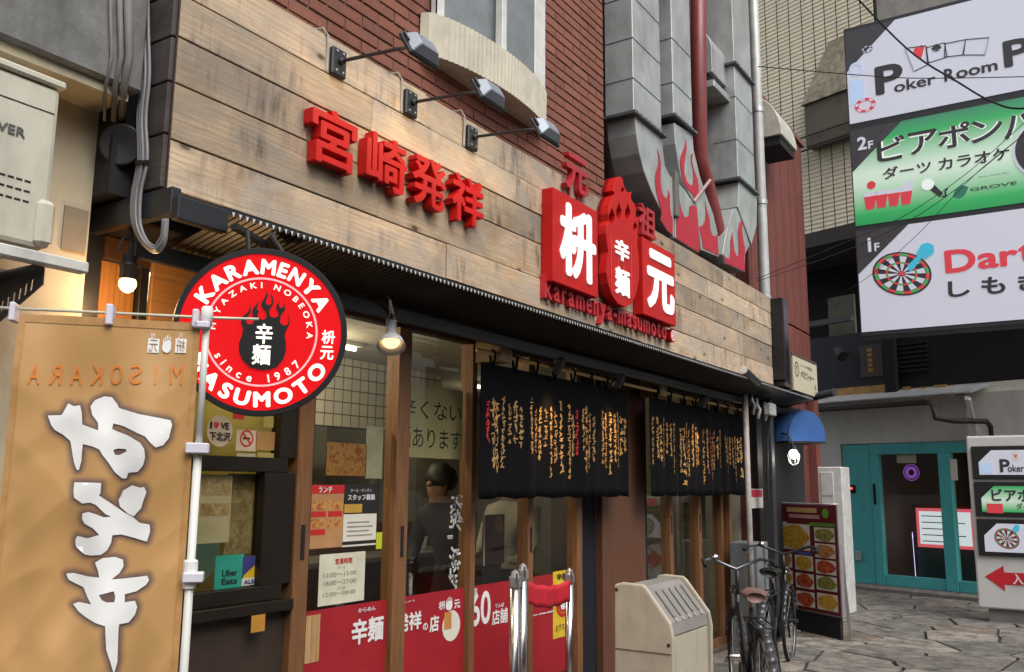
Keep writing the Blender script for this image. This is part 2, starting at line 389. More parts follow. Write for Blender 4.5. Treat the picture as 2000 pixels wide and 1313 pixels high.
def box_mesh(name, sx, sy, sz, mat, bev=.0):
    k = (name, round(sx,3), round(sy,3), round(sz,3))
    if k not in bm_half:
        q = MB(); e = min(bev, sx*.4, sz*.4)
        if e:
            q.add([(0,0+e,0),(sx,0+e,0),(sx,0+e,sz),(0,0+e,sz),(e,0,e),(sx-e,0,e),(sx-e,0,sz-e),(e,0,sz-e),(0,sy,0),(sx,sy,0),(sx,sy,sz),(0,sy,sz)],
                  [(4,5,6,7),(0,1,5,4),(1,2,6,5),(2,3,7,6),(3,0,4,7),(1,0,8,9),(2,1,9,10),(3,2,10,11),(0,3,11,8)])
        else: q.box(0, sx, 0, sy, 0, sz)
        m = bpy.data.meshes.new(name); m.from_pydata([tuple(v) for v in q.v], [], q.f); m.materials.append(mat); m.update(); bm_half[k] = m
    return bm_half[k]
cells = []
PX, PZ = .235, .0655
for j in range(int((6.4-3.42)/PZ)):
    z = 3.42 + j*PZ; off = PX/2*(j % 2)
    x = 1.94 - off
    while x < 5.55:
        x0, x1 = max(x, 1.94), min(x+PX-.009, 5.575)
        if x1-x0 > .03:
            px, py, dz = topx(((x0+x1)/2, BY, z+.03))
            hid = (3.5 < (x0+x1)/2 < 4.6 and 3.80 < z < 5.3)
            if not hid and -40 < px < 2040 and -40 < py < 700:
                cells.append((dz, x0, x1, z))
        x += PX
cells.sort()
for dz, x0, x1, z in cells[:300]:
    me = box_mesh('brick', x1-x0, .03, PZ-.009, m_brick, .003)
    link('brick', me, bw, V((x0, BY + rnd.uniform(-.0025, .0015), z + rnd.uniform(-.001, .001))))
mb = MB()
for dz, x0, x1, z in cells[300:]:
    d = rnd.uniform(-.002, .001); mb.box(x0, x1, BY+d, BY+.03, z, z+PZ-.009)
o = mb.obj('distant_bricks', brick_mat_joined(), bw)
if o: o['kind'] = 'stuff'

# ================================================================ wooden fascia
FX0, FX1 = 1.897, 9.125
fas = thing('wooden_fascia', 'long weathered plank fascia board carrying the red shop lettering', 'fascia', (5.5, .06, 2.585))
mb = MB(); mb.box(FX0+.012, FX1-.01, .030, .115, 2.60, 3.505); mb.obj('backing_board', m_blackmat, fas)
rows = [2.586, 2.773, 2.988, 3.168, 3.335, 3.502]
cuts = [[3.55, 5.9, 7.6], [3.02, 4.55, 6.35, 7.1, 8.2], [2.55, 3.1, 4.9, 6.5, 7.9], [2.95, 4.2, 6.1, 7.3, 8.5], [3.35, 4.75, 6.0, 7.7]]
for i in range(5):
    xs = [FX0] + cuts[i] + [FX1]
    for a, b in zip(xs, xs[1:]):
        d = rnd.uniform(-.004, .004); q = MB()
        z0, z1 = rows[i]+.0025, rows[i+1]-.0025
        if i == 4: z1 += rnd.uniform(-.006, .012)
        q.box(a+.0015, b-.0015, d, d+.028, z0, z1); q.obj('plank', m_plank, fas, bevel=.0025)
for z0, z1 in ((2.586,2.785), (2.79,2.985), (2.99,3.16), (3.165,3.335), (3.34,3.502)):
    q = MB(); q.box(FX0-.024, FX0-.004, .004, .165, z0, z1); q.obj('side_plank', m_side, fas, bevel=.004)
q = MB(); q.box(FX0-.006, FX0+.0, -.001, .02, 2.586, 3.5); q.obj('corner_trim', M('dark brown trim', (.05,.025,.018), .6), fas)

# raised red characters
FL = FY(0)
def letter(ch, px0, px1, z0, z1, word, front=-.06):
    fr = FY(front); u0_ = fr.uv(px0, 300 + (px0-600)*.36)[0]; u1_ = fr.uv(px1, 300 + (px1-600)*.36)[0]
    # letter thickness runs from the wood to the front
    q = MB(); text_into(q, ch, fr, (u0_, z0, u1_, z1), -.055, .052, .020)
    return q.obj('raised_character', m_redsign, tags=(word, 'sign letter', 'red characters on the fascia'), bevel=.003)
for ch, a, b in (('宮', 608, 697), ('崎', 716, 795), ('発', 806, 872), ('祥', 884, 946)):
    letter(ch, a, b, 2.892, 3.148, {'宮':'leftmost of the four raised red characters on the plank fascia','崎':'second from left of the four raised red fascia characters','発':'third from left of the four raised red fascia characters','祥':'rightmost of the four raised red characters on the plank fascia'}[ch])
# logo boxes
FB = FY(-.085)
def fpx(fr, L): return [fr.uv(*p) for p in L]
def signbox(px0, px1, z0, z1, ch, cb):
    u0_, u1_ = FB.uv(px0, 450)[0], FB.uv(px1, 520)[0]
    t = thing('sign_box', ('wide red sign box left of the flame pot sign on the fascia' if ch == '枡' else 'narrower looking red sign box right of the flame pot sign'), 'sign', ((u0_+u1_)/2, -.05, z0), 'red logo sign boxes')
    q = MB(); q.box(u0_, u1_, -.085, -.006, z0, z1); q.obj('box', m_redsign, t, bevel=.004, seg=2)
    q = MB(); text_into(q, ch, FB, (u0_+(u1_-u0_)*cb[0], z0+(z1-z0)*cb[1], u0_+(u1_-u0_)*cb[2], z0+(z1-z0)*cb[3]), .003, .006, .038); q.obj('character', m_white, t)
signbox(1080, 1168, 2.752, 3.335, '枡', (.12,.11,.93,.91))
signbox(1254, 1318, 2.765, 3.335, '元', (.10,.11,.93,.90))
z7 = lambda x, y: (1030+x/3.2825, 310+y/3.2825)
pot_out = [(618,952),(570,930),(530,872),(507,800),(497,730),(503,660),(510,600),(500,540),(493,480),(497,430),(512,400),(508,350),(515,300),(530,258),(552,226),(538,206),(548,165),(565,120),(592,118),(604,138),(606,165),(616,192),(634,222),(660,214),(654,245),(658,268),(678,292),(687,330),(684,372),(702,386),(704,420),(697,470),(695,540),(703,620),(708,700),(706,780),(690,862),(660,932)]
def tear(cx, cy, rw, rh):
    P = []
    for k in range(14):
        a = 2*math.pi*k/14 + math.pi/2; x = math.cos(a); y = math.sin(a)
        P.append((cx + rw*x*(1 if y > 0 else (1+y)*1.0+.12 if y < -.3 else 1), cy + (rh*y*.55 if y > 0 else rh*y)))
    return P
pot = thing('flame_pot_sign', 'red flame topped pot shaped sign with white 辛麺 characters', 'sign', (5.7, -.05, 2.75))
q = MB(); holes = [[FB.uv(*z7(*p)) for p in tear(*h)] for h in ((532,382,20,70), (577,352,17,75), (634,355,17,70), (601,205,10,26), (682,440,13,38))]
q.poly(FB, [FB.uv(*z7(*p)) for p in pot_out], -.077, .012, holes); q.obj('pot_body', m_redsign, pot, bevel=.003)
q = MB(); inner = [(FB.uv(*z7(*p))[0], FB.uv(*z7(*p))[1]) for p in pot_out]; q.poly(FB, inner, -.078, -.045); q.obj('recess_back', M('deep red', (.30,.008,.008), .5), pot)
for ch, a, b in (('辛', 0.55, .80), ('麺', .13, .46)):
    zz0, zz1 = 2.75, 3.33; text('character', ch, FB, (FB.uv(1197, 560)[0], zz0+(zz1-zz0)*a, FB.uv(1225, 560)[0], zz0+(zz1-zz0)*b), m_white, pot, .015, .006, .03)
for px in (1190.5, 1203.5, 1215, 1230):
    u = FB.uv(px, 520)[0]; q = MB(); q.fbox(FB, u-.004, 2.86, u+.004, 3.22, .0125, .0145); q.obj('groove_line', M('bright red line', (.75,.06,.05), .4), pot)
FS = FY(-.045)
for ch, px0, px1, z0, z1 in (('元', 1106, 1150, 3.415, 3.66), ('祖', 1247, 1281, 3.385, 3.625)):
    u0_, u1_ = FS.uv(px0, 380)[0], FS.uv(px1, 400)[0]
    q = MB(); text_into(q, ch, FS, (u0_, z0, u1_, z1), -.04, .04, .022)
    for uu in (.3, .7): q.box(u0_+(u1_-u0_)*uu-.006, u0_+(u1_-u0_)*uu+.006, -.02, -.008, 3.30, z0+.05)
    q.obj('small_red_character', M('crimson', (.42,.018,.03), .4), tags=(('small crimson character above the left red sign box' if ch == '元' else 'small crimson character above the right red sign box'), 'sign letter', 'small crimson characters above the logo'), bevel=.002)
# romaji row
rom = thing('romaji_lettering', 'row of raised red letters karamenya-masumoto under the logo boxes', 'lettering', (5.4, -.03, 2.63))
s = 'karamenya-masumoto'; FR = FY(-.04)
ua, ub = 4.47, 6.28; x = 0; adv = []
for ch in s:
    g = glyphs(ch, .02, True); wd = (g[3]-g[2]); adv.append(wd); 
tot = sum(adv) + .16*(len(s)-1); k = (ub-ua)/tot; x = ua
hx = glyphs('x', .02, True); sx = .098/(hx[5]-hx[4])
for ch, wd in zip(s, adv):
    g = glyphs(ch, .02, True); v0_ = 2.655 + g[4]*sx; v1_ = 2.655 + g[5]*sx
    q = MB(); text_into(q, ch, FR, (x, v0_, x+wd*k, v1_), -.036, .036, .02); q.obj('letter', M('romaji red', (.50,.02,.028), .4), rom); x += (wd+.16)*k
q = MB(); q.lathe((6.385, 0, 2.70), (0,-1,0), [(.005,0),(.005,.052),(.05,.052),(.05,0)], 20); q.obj('registered_disc', m_redsign, rom)
text('registered_mark', '®', FY(-.05), (6.345, 2.66, 6.425, 2.74), m_white, rom, .003)

# floodlights on arms
def floodlight(px, X, lab):
    zc = 3.402; t = thing('floodlight', lab, 'floodlight', (X, 0, 3.33), 'floodlights above the fascia')
    q = MB(); q.box(X-.045, X+.045, -.028, -.003, 3.335, 3.465); q.obj('wall_plate', m_steeldk, t, bevel=.006)
    for dx in (-.02, .02):
        for dz in (-.045, .045):
            q = MB(); q.lathe((X+dx, -.028, zc+dz), (0,-1,0), [(0,.006),(.004,.006),(.005,0)], 8); q.obj('screw', m_alum, t)
    hp = ox(px[0], px[1], X+.03); hp = V((X+.02, -.50, 3.455))
    q = MB(); q.tube([(X, -.028, zc), (X, -.06, zc), (X+.004, -.36, 3.375), (X+.01, -.45, 3.365)], .0085, 8); q.tube([(X,-.028,zc),(X,-.05,zc)], .015, 10); q.obj('arm', m_steeldk, t, smooth=True)
    # head: wedge body, glass looking back down at the fascia
    c = V((X+.02, -.48, 3.352)); f = V((.06, .86, -.50)).normalized(); r = V((1,0,0)); u = r.cross(f)
    def hb(q, a0, a1, b0, b1, c0, c1, tp=1.0):
        P = []
        for cc, kk in ((c0, 1.0), (c1, tp)):
            for aa, bb in ((a0,b0),(a1,b0),(a1,b1),(a0,b1)): P.append(c + r*aa*kk + u*bb*kk + f*cc)
        q.add(P, [(3,2,1,0),(4,5,6,7),(0,1,5,4),(1,2,6,5),(2,3,7,6),(3,0,4,7)])
    q = MB(); hb(q, -.095, .095, -.06, .06, .012, .03); q.obj('bezel', m_steeldk, t, bevel=.003)
    q = MB(); hb(q, -.09, .09, -.056, .056, .011, -.034, .62); q.obj('housing', m_lampgrey, t, bevel=.004)
    q = MB(); hb(q, -.07, .07, -.042, .042, .0305, .033); q.obj('lens', EM('flood lens', (1,.80,.50), 6.0), t)
    q = MB(); q.tube([c - u*.0 + r*-.09, c + r*-.09 + u*.05, c + r*0 + u*.07], .006, 6); q.obj('bracket', m_steeldk, t)
    cx = X-.06; q = MB(); q.tube([(cx, -.006, 3.34), (cx, -.01, 3.46), (cx-.004, -.01, 3.505), (cx-.03, -.005, 3.53), (cx-.05, .1, 3.53)], .006, 6); q.obj('cable', M('cable beige', (.40,.36,.31), .6), t)
    L = bpy.data.lights.new('flood_beam', 'SPOT'); L.energy = 3.6; L.color = (1, .76, .48); L.spot_size = RAD(130); L.spot_blend = .9; L.shadow_soft_size = .05
    lo = bpy.data.objects.new('flood_beam', L); COL.objects.link(lo); lo.parent = t; p = c + f*.05; lo.location = p - ORG[t.name]; lo.rotation_euler = f.to_track_quat('-Z','Y').to_euler()
floodlight((830,110), 2.703, 'leftmost arm floodlight at the top edge of the fascia')
floodlight((957,175), 3.211, 'middle arm floodlight above the character 発')
floodlight((1075,255), 3.733, 'rightmost arm floodlight nearest the flame ducts')

# corrugated awning strip under the fascia
aw = thing('corrugated_awning', 'black corrugated awning strip running under the plank fascia', 'awning', (5.9, .1, 2.40))
q = MB(); n = 0; pit = .032; x = 2.08; vs = []
while x < 10.2:
    for dx, dz in ((0,0), (.25*pit, .012), (.5*pit, .012), (.75*pit, 0)): vs.append((x+dx*1.0, dz))
    x += pit
def az(y): return 2.515 - .10*(y+.12)/.42
P = []
for y in (-.12, .30): P += [V((x, y, az(y)+dz)) for x, dz in vs]
NV = len(vs); q.add(P, [(i, i+1, NV+i+1, NV+i) for i in range(NV-1)]); q.obj('corrugated_sheet', M('corrugated black', (.012,.011,.010), .4, spec=.4), aw, thick=.002)
q = MB(); x = 2.08
while x < 10.15:
    q.add([(x+.25*pit+.001, -.1225, az(-.12)+.0145), (x+.75*pit, -.1225, az(-.12)+.0145), (x+.5*pit, -.1225, az(-.12)-.004)], [(0,2,1)]); x += pit
o = q.obj('painted_gap_light', M('pale gap light', (.62,.62,.60), .7), aw, thick=.001); o['kind'] = 'stuff'  # pale triangles painted in for light showing through the corrugation gaps
q = MB(); q.box(1.87, 10.25, -.02, .0-.004, 2.53, 2.577); q.obj('flashing', m_black, aw)
q = MB(); q.box(1.86, 2.075, -.125, -.085, 2.445, 2.53); q.obj('front_rail_end', M('black rail', (.02,.022,.026), .35), aw, bevel=.004)
q = MB(); q.box(1.86, 1.90, -.083, .46, 2.47, 2.57); q.obj('side_rail', M('black rail', (.02,.022,.026), .35), aw, bevel=.004)
q = MB(); q.box(1.905, 10.25, .17, .20, 2.36, 2.425); q.obj('rear_rail', m_black, aw, bevel=.004)

# bay window with ribbed cream apron
bay = thing('bay_window', 'cream ribbed bay window apron on the brick wall over the floodlights', 'window', (4.05, .05, 3.78))
def bowy(t): return BY - .01 - .155*math.sin(math.pi*min(1, max(0, t)))**.45
q = MB(); N = 72; A, B = 3.42, 4.67
front = []
for i in range(N+1):
    t = i/N; x = A + (B-A)*t; rib = .006*(1 if i % 2 else 0); front.append((x, bowy(t)-rib))
P = [V((x, y, 3.78)) for x, y in front] + [V((x, y-.004, 4.02)) for x, y in front] + [V((x, BY+.005, 3.78)) for x, y in front] + [V((x, BY+.005, 4.02)) for x, y in front]
n1 = N+1
fs = []
for i in range(N):
    fs += [(i, i+1, n1+i+1, n1+i), (n1+i, n1+i+1, 3*n1+i+1, 3*n1+i), (2*n1+i, 2*n1+i+1, i+1, i)]
q.add(P, fs); q.obj('apron', m_cream, bay)
m_wframe = M('white window frame', (.62,.62,.60), .5)
for x0, x1 in ((4.50, 4.63), (4.02, 4.07), (3.50, 3.56)):
    t = ((x0+x1)/2-A)/(B-A); y = bowy(t)+.03; q = MB(); q.box(x0, x1, y, y+.05, 4.022, 5.3); q.obj('window_frame', m_wframe, bay, bevel=.004)
q = MB(); q.box(3.50, 4.63, .06, .07, 4.024, 5.3); q.obj('window_pane', M('grey pane', (.20,.22,.23), .15), bay)
q = MB(); q.box(3.46, 4.66, -.06, .10, 5.302, 5.45); q.obj('window_head', m_cream, bay, bevel=.005)
# ================================================================ exhaust ducts with painted flames
z4 = lambda x, y: (1270+x/3.981, 230+y/3.981)
FD = FY(.01); FF = FY(.01)
m_flame = M('flame paint', (.46,.012,.035), .5, var=.15, dirt=.15)
m_fedge = M('flame edge', (.50,.42,.40), .5)
def seams(t, x0, x1, zs, y0=.01, y1=.25):
    for z in zs:
        q = MB(); q.box(x0-.003, x1+.003, y0-.004, y1, z, z+.006); q.obj('seam', M('duct seam', (.22,.24,.245), .4, .7), t)
def flange(t, x0, x1, z, y0, y1, tilt=0):
    q = MB(); q.box(x0-.04, x1+.03, y0-.035, y1+.01, z-.014, z+.014); o_ = q.obj('flange', M('flange grey', (.12,.125,.13), .5, .5, dirt=.4), t, bevel=.003)
    n_ = int((x1-x0)/.085)
    for k in range(n_+1):
        q = MB(); q.lathe((x0+.01+k*(x1-x0-.02)/max(n_,1), y0-.035, z), (0,-1,0), [(0,.007),(.004,.006),(.006,0)], 6); q.obj('rivet', m_alum, o_)
def flames(t, polys):
    for P in polys:
        q = MB(); q.poly(FF, [FF.uv(*z4(*p)) for p in P], .004); q.obj('flame', m_flame, t, thick=.0015)
d1 = thing('exhaust_duct', 'leftmost galvanised exhaust duct with red flame, elbow beside the crimson 祖', 'duct', (6.1, .13, 3.52), 'flame painted exhaust ducts')
q = MB(); q.box(5.86, 6.384, .01, .25, 4.335, 9.0); q.obj('riser', m_steel, d1, bevel=.004)
q = MB(); L = [(1240.5,226),(1243,262),(1249,300),(1258,335),(1272,372),(1290,410),(1302,436),(1316,464),(1317,352),(1308,343),(1299,323),(1295,293),(1293,262)]
q.poly(FD, [FD.uv(*p) for p in L], -.24, 0); q.obj('elbow', m_steel, d1, bevel=.003)
q = MB(); L = [(1318,353),(1328,361),(1339,373),(1345,383),(1359.5,403),(1363.5,446),(1364,494),(1319,465)]
q.poly(FD, [FD.uv(*p) for p in L], -.24, .001); q.obj('outlet', m_steel, d1, bevel=.003)
q = MB(); q.fbox(FD, FD.uv(1314,400)[0], 3.72, FD.uv(1321,400)[0], FD.uv(1316,336)[1], -.02, .03); q.obj('clamp', M('rusty clamp', (.20,.19,.17), .6, .5, dirt=.6), d1, bevel=.003)
flange(d1, 5.86, 6.384, 4.335, .01, .25); seams(d1, 5.86, 6.384, (4.62, 4.95, 5.3))
flames(d1, [[(75,795),(85,740),(70,680),(45,580),(35,490),(40,430),(60,370),(65,320),(50,240),(70,300),(80,350),(78,410),(75,480),(80,550),(100,610),(125,635),(135,600),(137,560),(150,600),(150,690),(160,760),(172,790),(172,915),(130,880)]])
q = MB(); P = [(200,800),(215,770),(217,690),(207,610),(205,570),(213,575),(225,650),(240,720),(262,775),(290,770),(302,740),(303,690),(330,680),(358,700),(372,860),(374,1050),(200,940)]
q.poly(FF, [FF.uv(*z4(*p)) for p in P], .005); q.obj('flame', m_flame, d1, thick=.0015)
d2 = thing('exhaust_duct', 'middle galvanised duct between the left flame duct and the dark red pipe', 'duct', (6.9, .13, 3.52), 'flame painted exhaust ducts')
q = MB(); q.box(6.645, 7.07, .01, .25, 4.60, 9.0); q.obj('riser', m_steel, d2, bevel=.004)
q = MB(); L = [(1316.5,240),(1319,280),(1326.5,330),(1333,358),(1343,373),(1361,403),(1365,446),(1370,488),(1404,502),(1402,456),(1393,418),(1378,378),(1367,343),(1355,293),(1352.5,262)]
q.poly(FD, [FD.uv(*p) for p in L], -.24, 0); q.obj('elbow', m_steel, d2, bevel=.003)
flange(d2, 6.645, 7.07, 4.60, .01, .25); seams(d2, 6.645, 7.07, (4.9, 5.3))
flames(d2, [[(378,850),(410,835),(425,800),(430,730),(425,650),(440,720),(460,790),(465,870),(480,915),(500,925),(518,905),(528,1070),(405,1015),(400,950)],
            [(235,400),(252,500),(290,560),(330,600),(345,655),(372,590),(374,530),(365,480),(340,410),(322,340),(328,275),(315,290),(315,350),(330,400),(332,470),(330,520),(315,530),(285,500),(262,430),(262,370),(270,300),(281,240),(275,160),(265,230),(238,290),(228,340)]])
q = MB(); q.tube([FD.p(*FD.uv(*z4(330,655)), .01), FD.p(*FD.uv(*z4(440,490)), .03)], .014, 8); q.obj('tie_rod', M('tie rod', (.45,.30,.30), .5, .3), d2)
d3 = thing('exhaust_duct', 'rightmost galvanised duct beside the pale downpipe with offset flame outlet', 'duct', (8.5, .15, 3.52), 'flame painted exhaust ducts')
q = MB(); q.box(8.26, 8.80, .01, .36, 4.54, 9.0); q.obj('riser', m_steel, d3, bevel=.004)
q = MB(); L = [(1443.5,355),(1478.5,378),(1478,440),(1468,478),(1441,404)]
q.poly(FD, [FD.uv(*p) for p in L], -.35, 0); q.obj('elbow', m_steel, d3, bevel=.003)
q = MB(); L = [z4(*p) for p in ((655,705),(682,704),(722,800),(783,990),(747,1060),(745,1200),(590,1132),(572,1060),(600,900),(630,790))]
q.poly(FD, [FD.uv(*p) for p in L], -.30, -.012); q.obj('outlet', m_steel, d3, bevel=.003)
flange(d3, 8.26, 8.80, 4.54, .01, .36); flange(d3, 8.26, 8.80, 5.75, .01, .36); seams(d3, 8.26, 8.80, (4.95, 5.4))
q = MB(); P = [(574,1062),(600,1090),(625,1095),(632,1020),(630,960),(645,890),(652,960),(660,1030),(680,1080),(695,1060),(695,960),(690,880),(700,820),(715,800),(725,815),(722,880),(730,950),(745,1020),(738,1080),(743,1195),(592,1130)]
q.poly(FF, [FF.uv(*z4(*p)) for p in P], -.008); q.obj('flame', m_flame, d3, thick=.0015)
for nm, L in (('drip_tray', ((1365,505),(1404,508),(1405,522),(1366,508))),):
    pass
# dark red pipe between the ducts
q = MB(); q.tube([oy(1364,-200,.16), oy(1364,100,.16), oy(1366,312,.16), oy(1376,345,.16), oy(1388,395,.14), oy(1402,455,.12), oy(1411,498,.10)], .075, 14)
q.obj('red_pipe', M('dark red pipe', (.20,.035,.035), .4, var=.15, dirt=.3), smooth=True, tags=('dark red round pipe bending down beside the middle duct', 'pipe'))
# pale downpipe
X = 9.22
q = MB(); q.tube([(X, .08, 9.0), (X, .08, 5.9), (X, .08, 3.3), (X, .08, 2.62)], .055, 14); 
dp = q.obj('downpipe', M('pale pipe', (.50,.50,.49), .45, .2, dirt=.3), smooth=True, tags=('pale grey downpipe on the edge of the red siding', 'pipe'))
for z in (5.6, 4.55, 3.5):
    q = MB(); q.tube([(X, .08, z), (X, .08, z+.05)], .064, 14); q.obj('pipe_collar', m_alum, dp)
# grey vent hood between ducts
vh = thing('vent_cowl', 'grey metal box cowl mounted between the middle and right ducts', 'vent', (7.85, 0, 4.9))
x0, x1 = oy(1391,150,.1).x, oy(1423,150,.1).x
zt, zm, zb = oy(1402,118,.1).z, oy(1402,152,.1).z, oy(1402,192,.1).z
q = MB(); prof = [(.44, zt+.28), (.30, zt+.28)] + [(.30-.2*math.sin(a), zt+.08+.2*math.cos(a)) for a in [k*math.pi/14 for k in range(1, 8)]] + [(.10, zm), (.44, zm)]
fr = Fr((x0, 0, 0), (0, 1, 0)); q.poly(fr, prof, 0, -(x1-x0) if fr.n.x < 0 else (x1-x0)); q.obj('hood', M('cowl grey', (.42,.43,.42), .5, .3, dirt=.4), vh, bevel=.005)
q = MB(); q.box(x0-.04, x1+.05, .07, .44, zb+.05, zm-.10); q.obj('tray', m_steel, vh, bevel=.006)
q = MB(); q.box(x0+.02, x1-.02, .14, .40, zm-.098, zm-.002); q.obj('dark_gap', m_blackmat, vh)

# ================================================================ red siding wing
sd_ = thing('red_siding_wing', 'dark red ribbed timber siding wing at the far end of the shop', 'building', (10.6, .4, 0))
m_sid = M('red siding', (.17,.045,.035), .75, var=.35, scale=5, stretch=(9,9,.6), bmp=.3, dirt=.35)
m_sid2 = M('red siding b', (.14,.036,.03), .75, var=.35, scale=5, stretch=(9,9,.6), bmp=.3, dirt=.45)
q = MB(); q.box(9.42, 11.86, .345, 1.6, 0, 6.13); q.obj('core_wall', m_sid2, sd_)
x = 9.42; k = 0
while x < 11.82:
    for z0, z1 in ((2.75, 3.52), (3.54, 6.12)):
        q = MB(); q.box(x+.003, min(x+.112, 11.86)-.003, .30+rnd.uniform(0,.006), .344, z0, z1); q.obj('siding_board', m_sid if (k*7) % 3 else m_sid2, sd_, bevel=.004)
    x += .112; k += 1
q = MB(); q.box(9.38, 11.92, .27, 1.7, 6.132, 6.2); q.obj('roof_edge', M('roof edge', (.20,.085,.07), .7), sd_, bevel=.005)
q = MB(); q.box(11.70, 11.90, .25, .344, 0, 2.74); q.obj('corner_post', m_sid, sd_, bevel=.004)
q = MB(); q.box(9.40, 11.2, .28, .34, 0, 2.5); q.obj('lower_wall', M('dark entrance', (.012,.012,.014), .6), sd_)
# beige vent hood on the siding
q = MB(); fr = Fr((0,0,0), (0,1,0)); x0, x1 = 9.62, 10.25; zb = oy(1510,268,.05).z; 
prof = [(.30, zb+.0)] + [(-.06, zb)] + [(-.06+.36*(1-math.cos(a)), zb+.52*math.sin(a)) for a in [k*math.pi/16 for k in range(1, 9)]]
hood = thing('rounded_vent_hood', 'beige rounded vent hood high on the red siding', 'vent', ((x0+x1)/2, .1, zb))
q.poly(Fr((x0,0,0),(0,1,0)), prof, 0, x1-x0); q.obj('hood', M('beige hood', (.50,.48,.42), .5, dirt=.35), hood, bevel=.008)
q = MB(); q.box(x0+.03, x1-.03, -.03, .28, zb-.10, zb-.003); q.obj('opening', m_blackmat, hood)

# black box sign edge, shop neighbour's sign
q = MB(); q.box(9.135, 9.30, -.13, .12, 2.63, 3.50); q.obj('black_box_sign', M('black gloss', (.014,.014,.016), .3), bevel=.012, tags=('narrow black box sign standing at the right end of the plank fascia', 'sign'))
NB = FY(-.05)
ns = thing('neighbour_sign', 'beige wall sign with round emblem and brown katakana beside the black box sign', 'sign', (10.2, -.03, 2.6))
q = MB(); q.box(9.70, 10.70, -.05, .27, 2.59, 2.965); q.obj('panel', M('beige panel', (.58,.52,.38), .6, var=.06), ns)
q = MB(); q.box(9.69, 10.71, -.052, .27, 2.967, 3.0); q.obj('top_cap', M('brown cap', (.10,.06,.05), .6, dirt=.4), ns)
q = MB(); q.box(9.40, 9.685, -.04, .27, 2.60, 3.0); q.obj('lattice_side', M('brown lattice', (.09,.055,.05), .7), ns)
q = MB(); 
for k in range(6): q.box(9.52, 9.60, -.046, -.041, 2.64+k*.058, 2.675+k*.058)
q.obj('lattice_slots', m_blackmat, ns)
q = MB(); q.lathe((9.84, -.0505, 2.83), (0,-1,0), [(0,.085),(.002,.085),(.002,.068),(0,.068)], 24); q.obj('emblem_ring', M('olive print', (.16,.12,.03), .6), ns)
text('emblem', 'Y', NB, (9.81,2.79,9.87,2.87), M('olive print', (.16,.12,.03), .6), ns, .002, bold=.02)
text('lettering', 'パピシャー', NB, (9.99,2.75,10.55,2.83), m_ink, ns, .002, bold=.01)
text('small_lettering', 'インド料理と', NB, (9.99,2.87,10.50,2.91), m_ink, ns, .002)
text('side_lettering', 'モ', NB, (10.56,2.64,10.65,2.72), m_ink, ns, .002)
q = MB(); q.tube([(10.45,-.30,2.62), (10.55,-.12,2.60), (10.70,.02,2.58)], [.045,.045,.03], 10); q.obj('spotlight', m_steeldk, smooth=False, tags=('grey tube spotlight below the beige neighbour sign', 'spotlight', 'tube spotlights'))
q = MB(); a = oy(1452,722,-.25); b2 = oy(1480,748,-.12); q.tube([a, b2], .034, 12)
sp = q.obj('spotlight', m_steeldk, tags=('black tube spotlight with pale rim at the lower right of the fascia', 'spotlight', 'tube spotlights'))
q = MB(); dd = (a-b2).normalized(); q.lathe(a, dd, [(.002,.0),(.002,.031),(.001,.035)], 12); q.obj('lens', M('spot rim', (.70,.66,.58), .4), sp)

# ================================================================ left neighbour building
nb = thing('neighbour_building', 'cream rendered neighbour wall with stained concrete beam left of the shop', 'building', (0, 1.5, 0))
m_render = M('cream render', (.50,.44,.32), .9, var=.15, scale=4, bmp=.35, dirt=.35)
m_conc = M('stained concrete', (.17,.17,.165), .9, var=.4, scale=7, bmp=.6, dirt=.75)
q = MB(); q.box(-4, 1.80, .30, 3, 0, 2.93); q.obj('wall', m_render, nb)
q = MB(); q.box(-4, 1.825, .08, 3, 2.935, 3.35); q.obj('concrete_beam', m_conc, nb, bevel=.01)
q = MB(); q.box(-4, 1.80, .16, 3, 3.352, 9); q.obj('upper_wall', M('grey render', (.36,.35,.32), .9, bmp=.4, dirt=.5), nb)
q = MB(); q.box(-4, 1.33, .25, .299, 0, 2.05); q.obj('grey_panel', M('grey wall panel', (.44,.43,.40), .85, var=.08), nb)
q = MB(); q.box(-4, 1.79, .11, .299, 2.90, 2.934); q.obj('soffit_board', m_render, nb)
q = MB(); q.box(1.70, 1.79, .294, .299, 2.36, 2.52); q.obj('wall_patch', M('brown patch', (.25,.21,.15), .9), nb)
# air conditioner
ac = thing('air_conditioner_unit', 'dirty cream outdoor air conditioner unit on the left wall', 'air conditioner', (1.07, .1, 2.26))
m_ac = M('ac cream', (.56,.54,.44), .6, var=.07, dirt=.45)
q = MB(); q.box(.66, 1.487, 0, .248, 2.262, 2.795); q.obj('casing', m_ac, ac, bevel=.018, seg=2)
q = MB(); q.box(.64, 1.497, -.012, .248, 2.796, 2.822); q.obj('lid', m_ac, ac, bevel=.006)
for z in (2.462, 2.43, 2.398):
    q = MB()
    for k in range(24): x = .80+k*.026; q.box(x, x+.019, -.0015, .003, z, z+.006)
    o = q.obj('louvre_row', m_blackmat, ac)
q = MB(); q.box(.68, 1.47, -.0012, .003, 2.705, 2.709); q.obj('panel_joint', m_blackmat, ac)
text('lettering', 'SAVER', FY(0), (1.245, 2.597, 1.385, 2.628), M('grey ink', (.09,.09,.10), .6), ac, .002, bold=.02)
q = MB(); q.box(1.44, 1.50, -.02, .05, 2.27, 2.42); q.obj('valve_cover', m_ac, ac, bevel=.015)
br = thing('wall_bracket', 'pale steel rail with dark perforated bracket under the air conditioner', 'bracket', (1.1, 0, 2.1))
q = MB(); q.box(.5, 1.56, -.12, -.075, 2.19, 2.225); q.obj('rail', M('pale rail', (.60,.60,.56), .5, dirt=.4), br, bevel=.004)
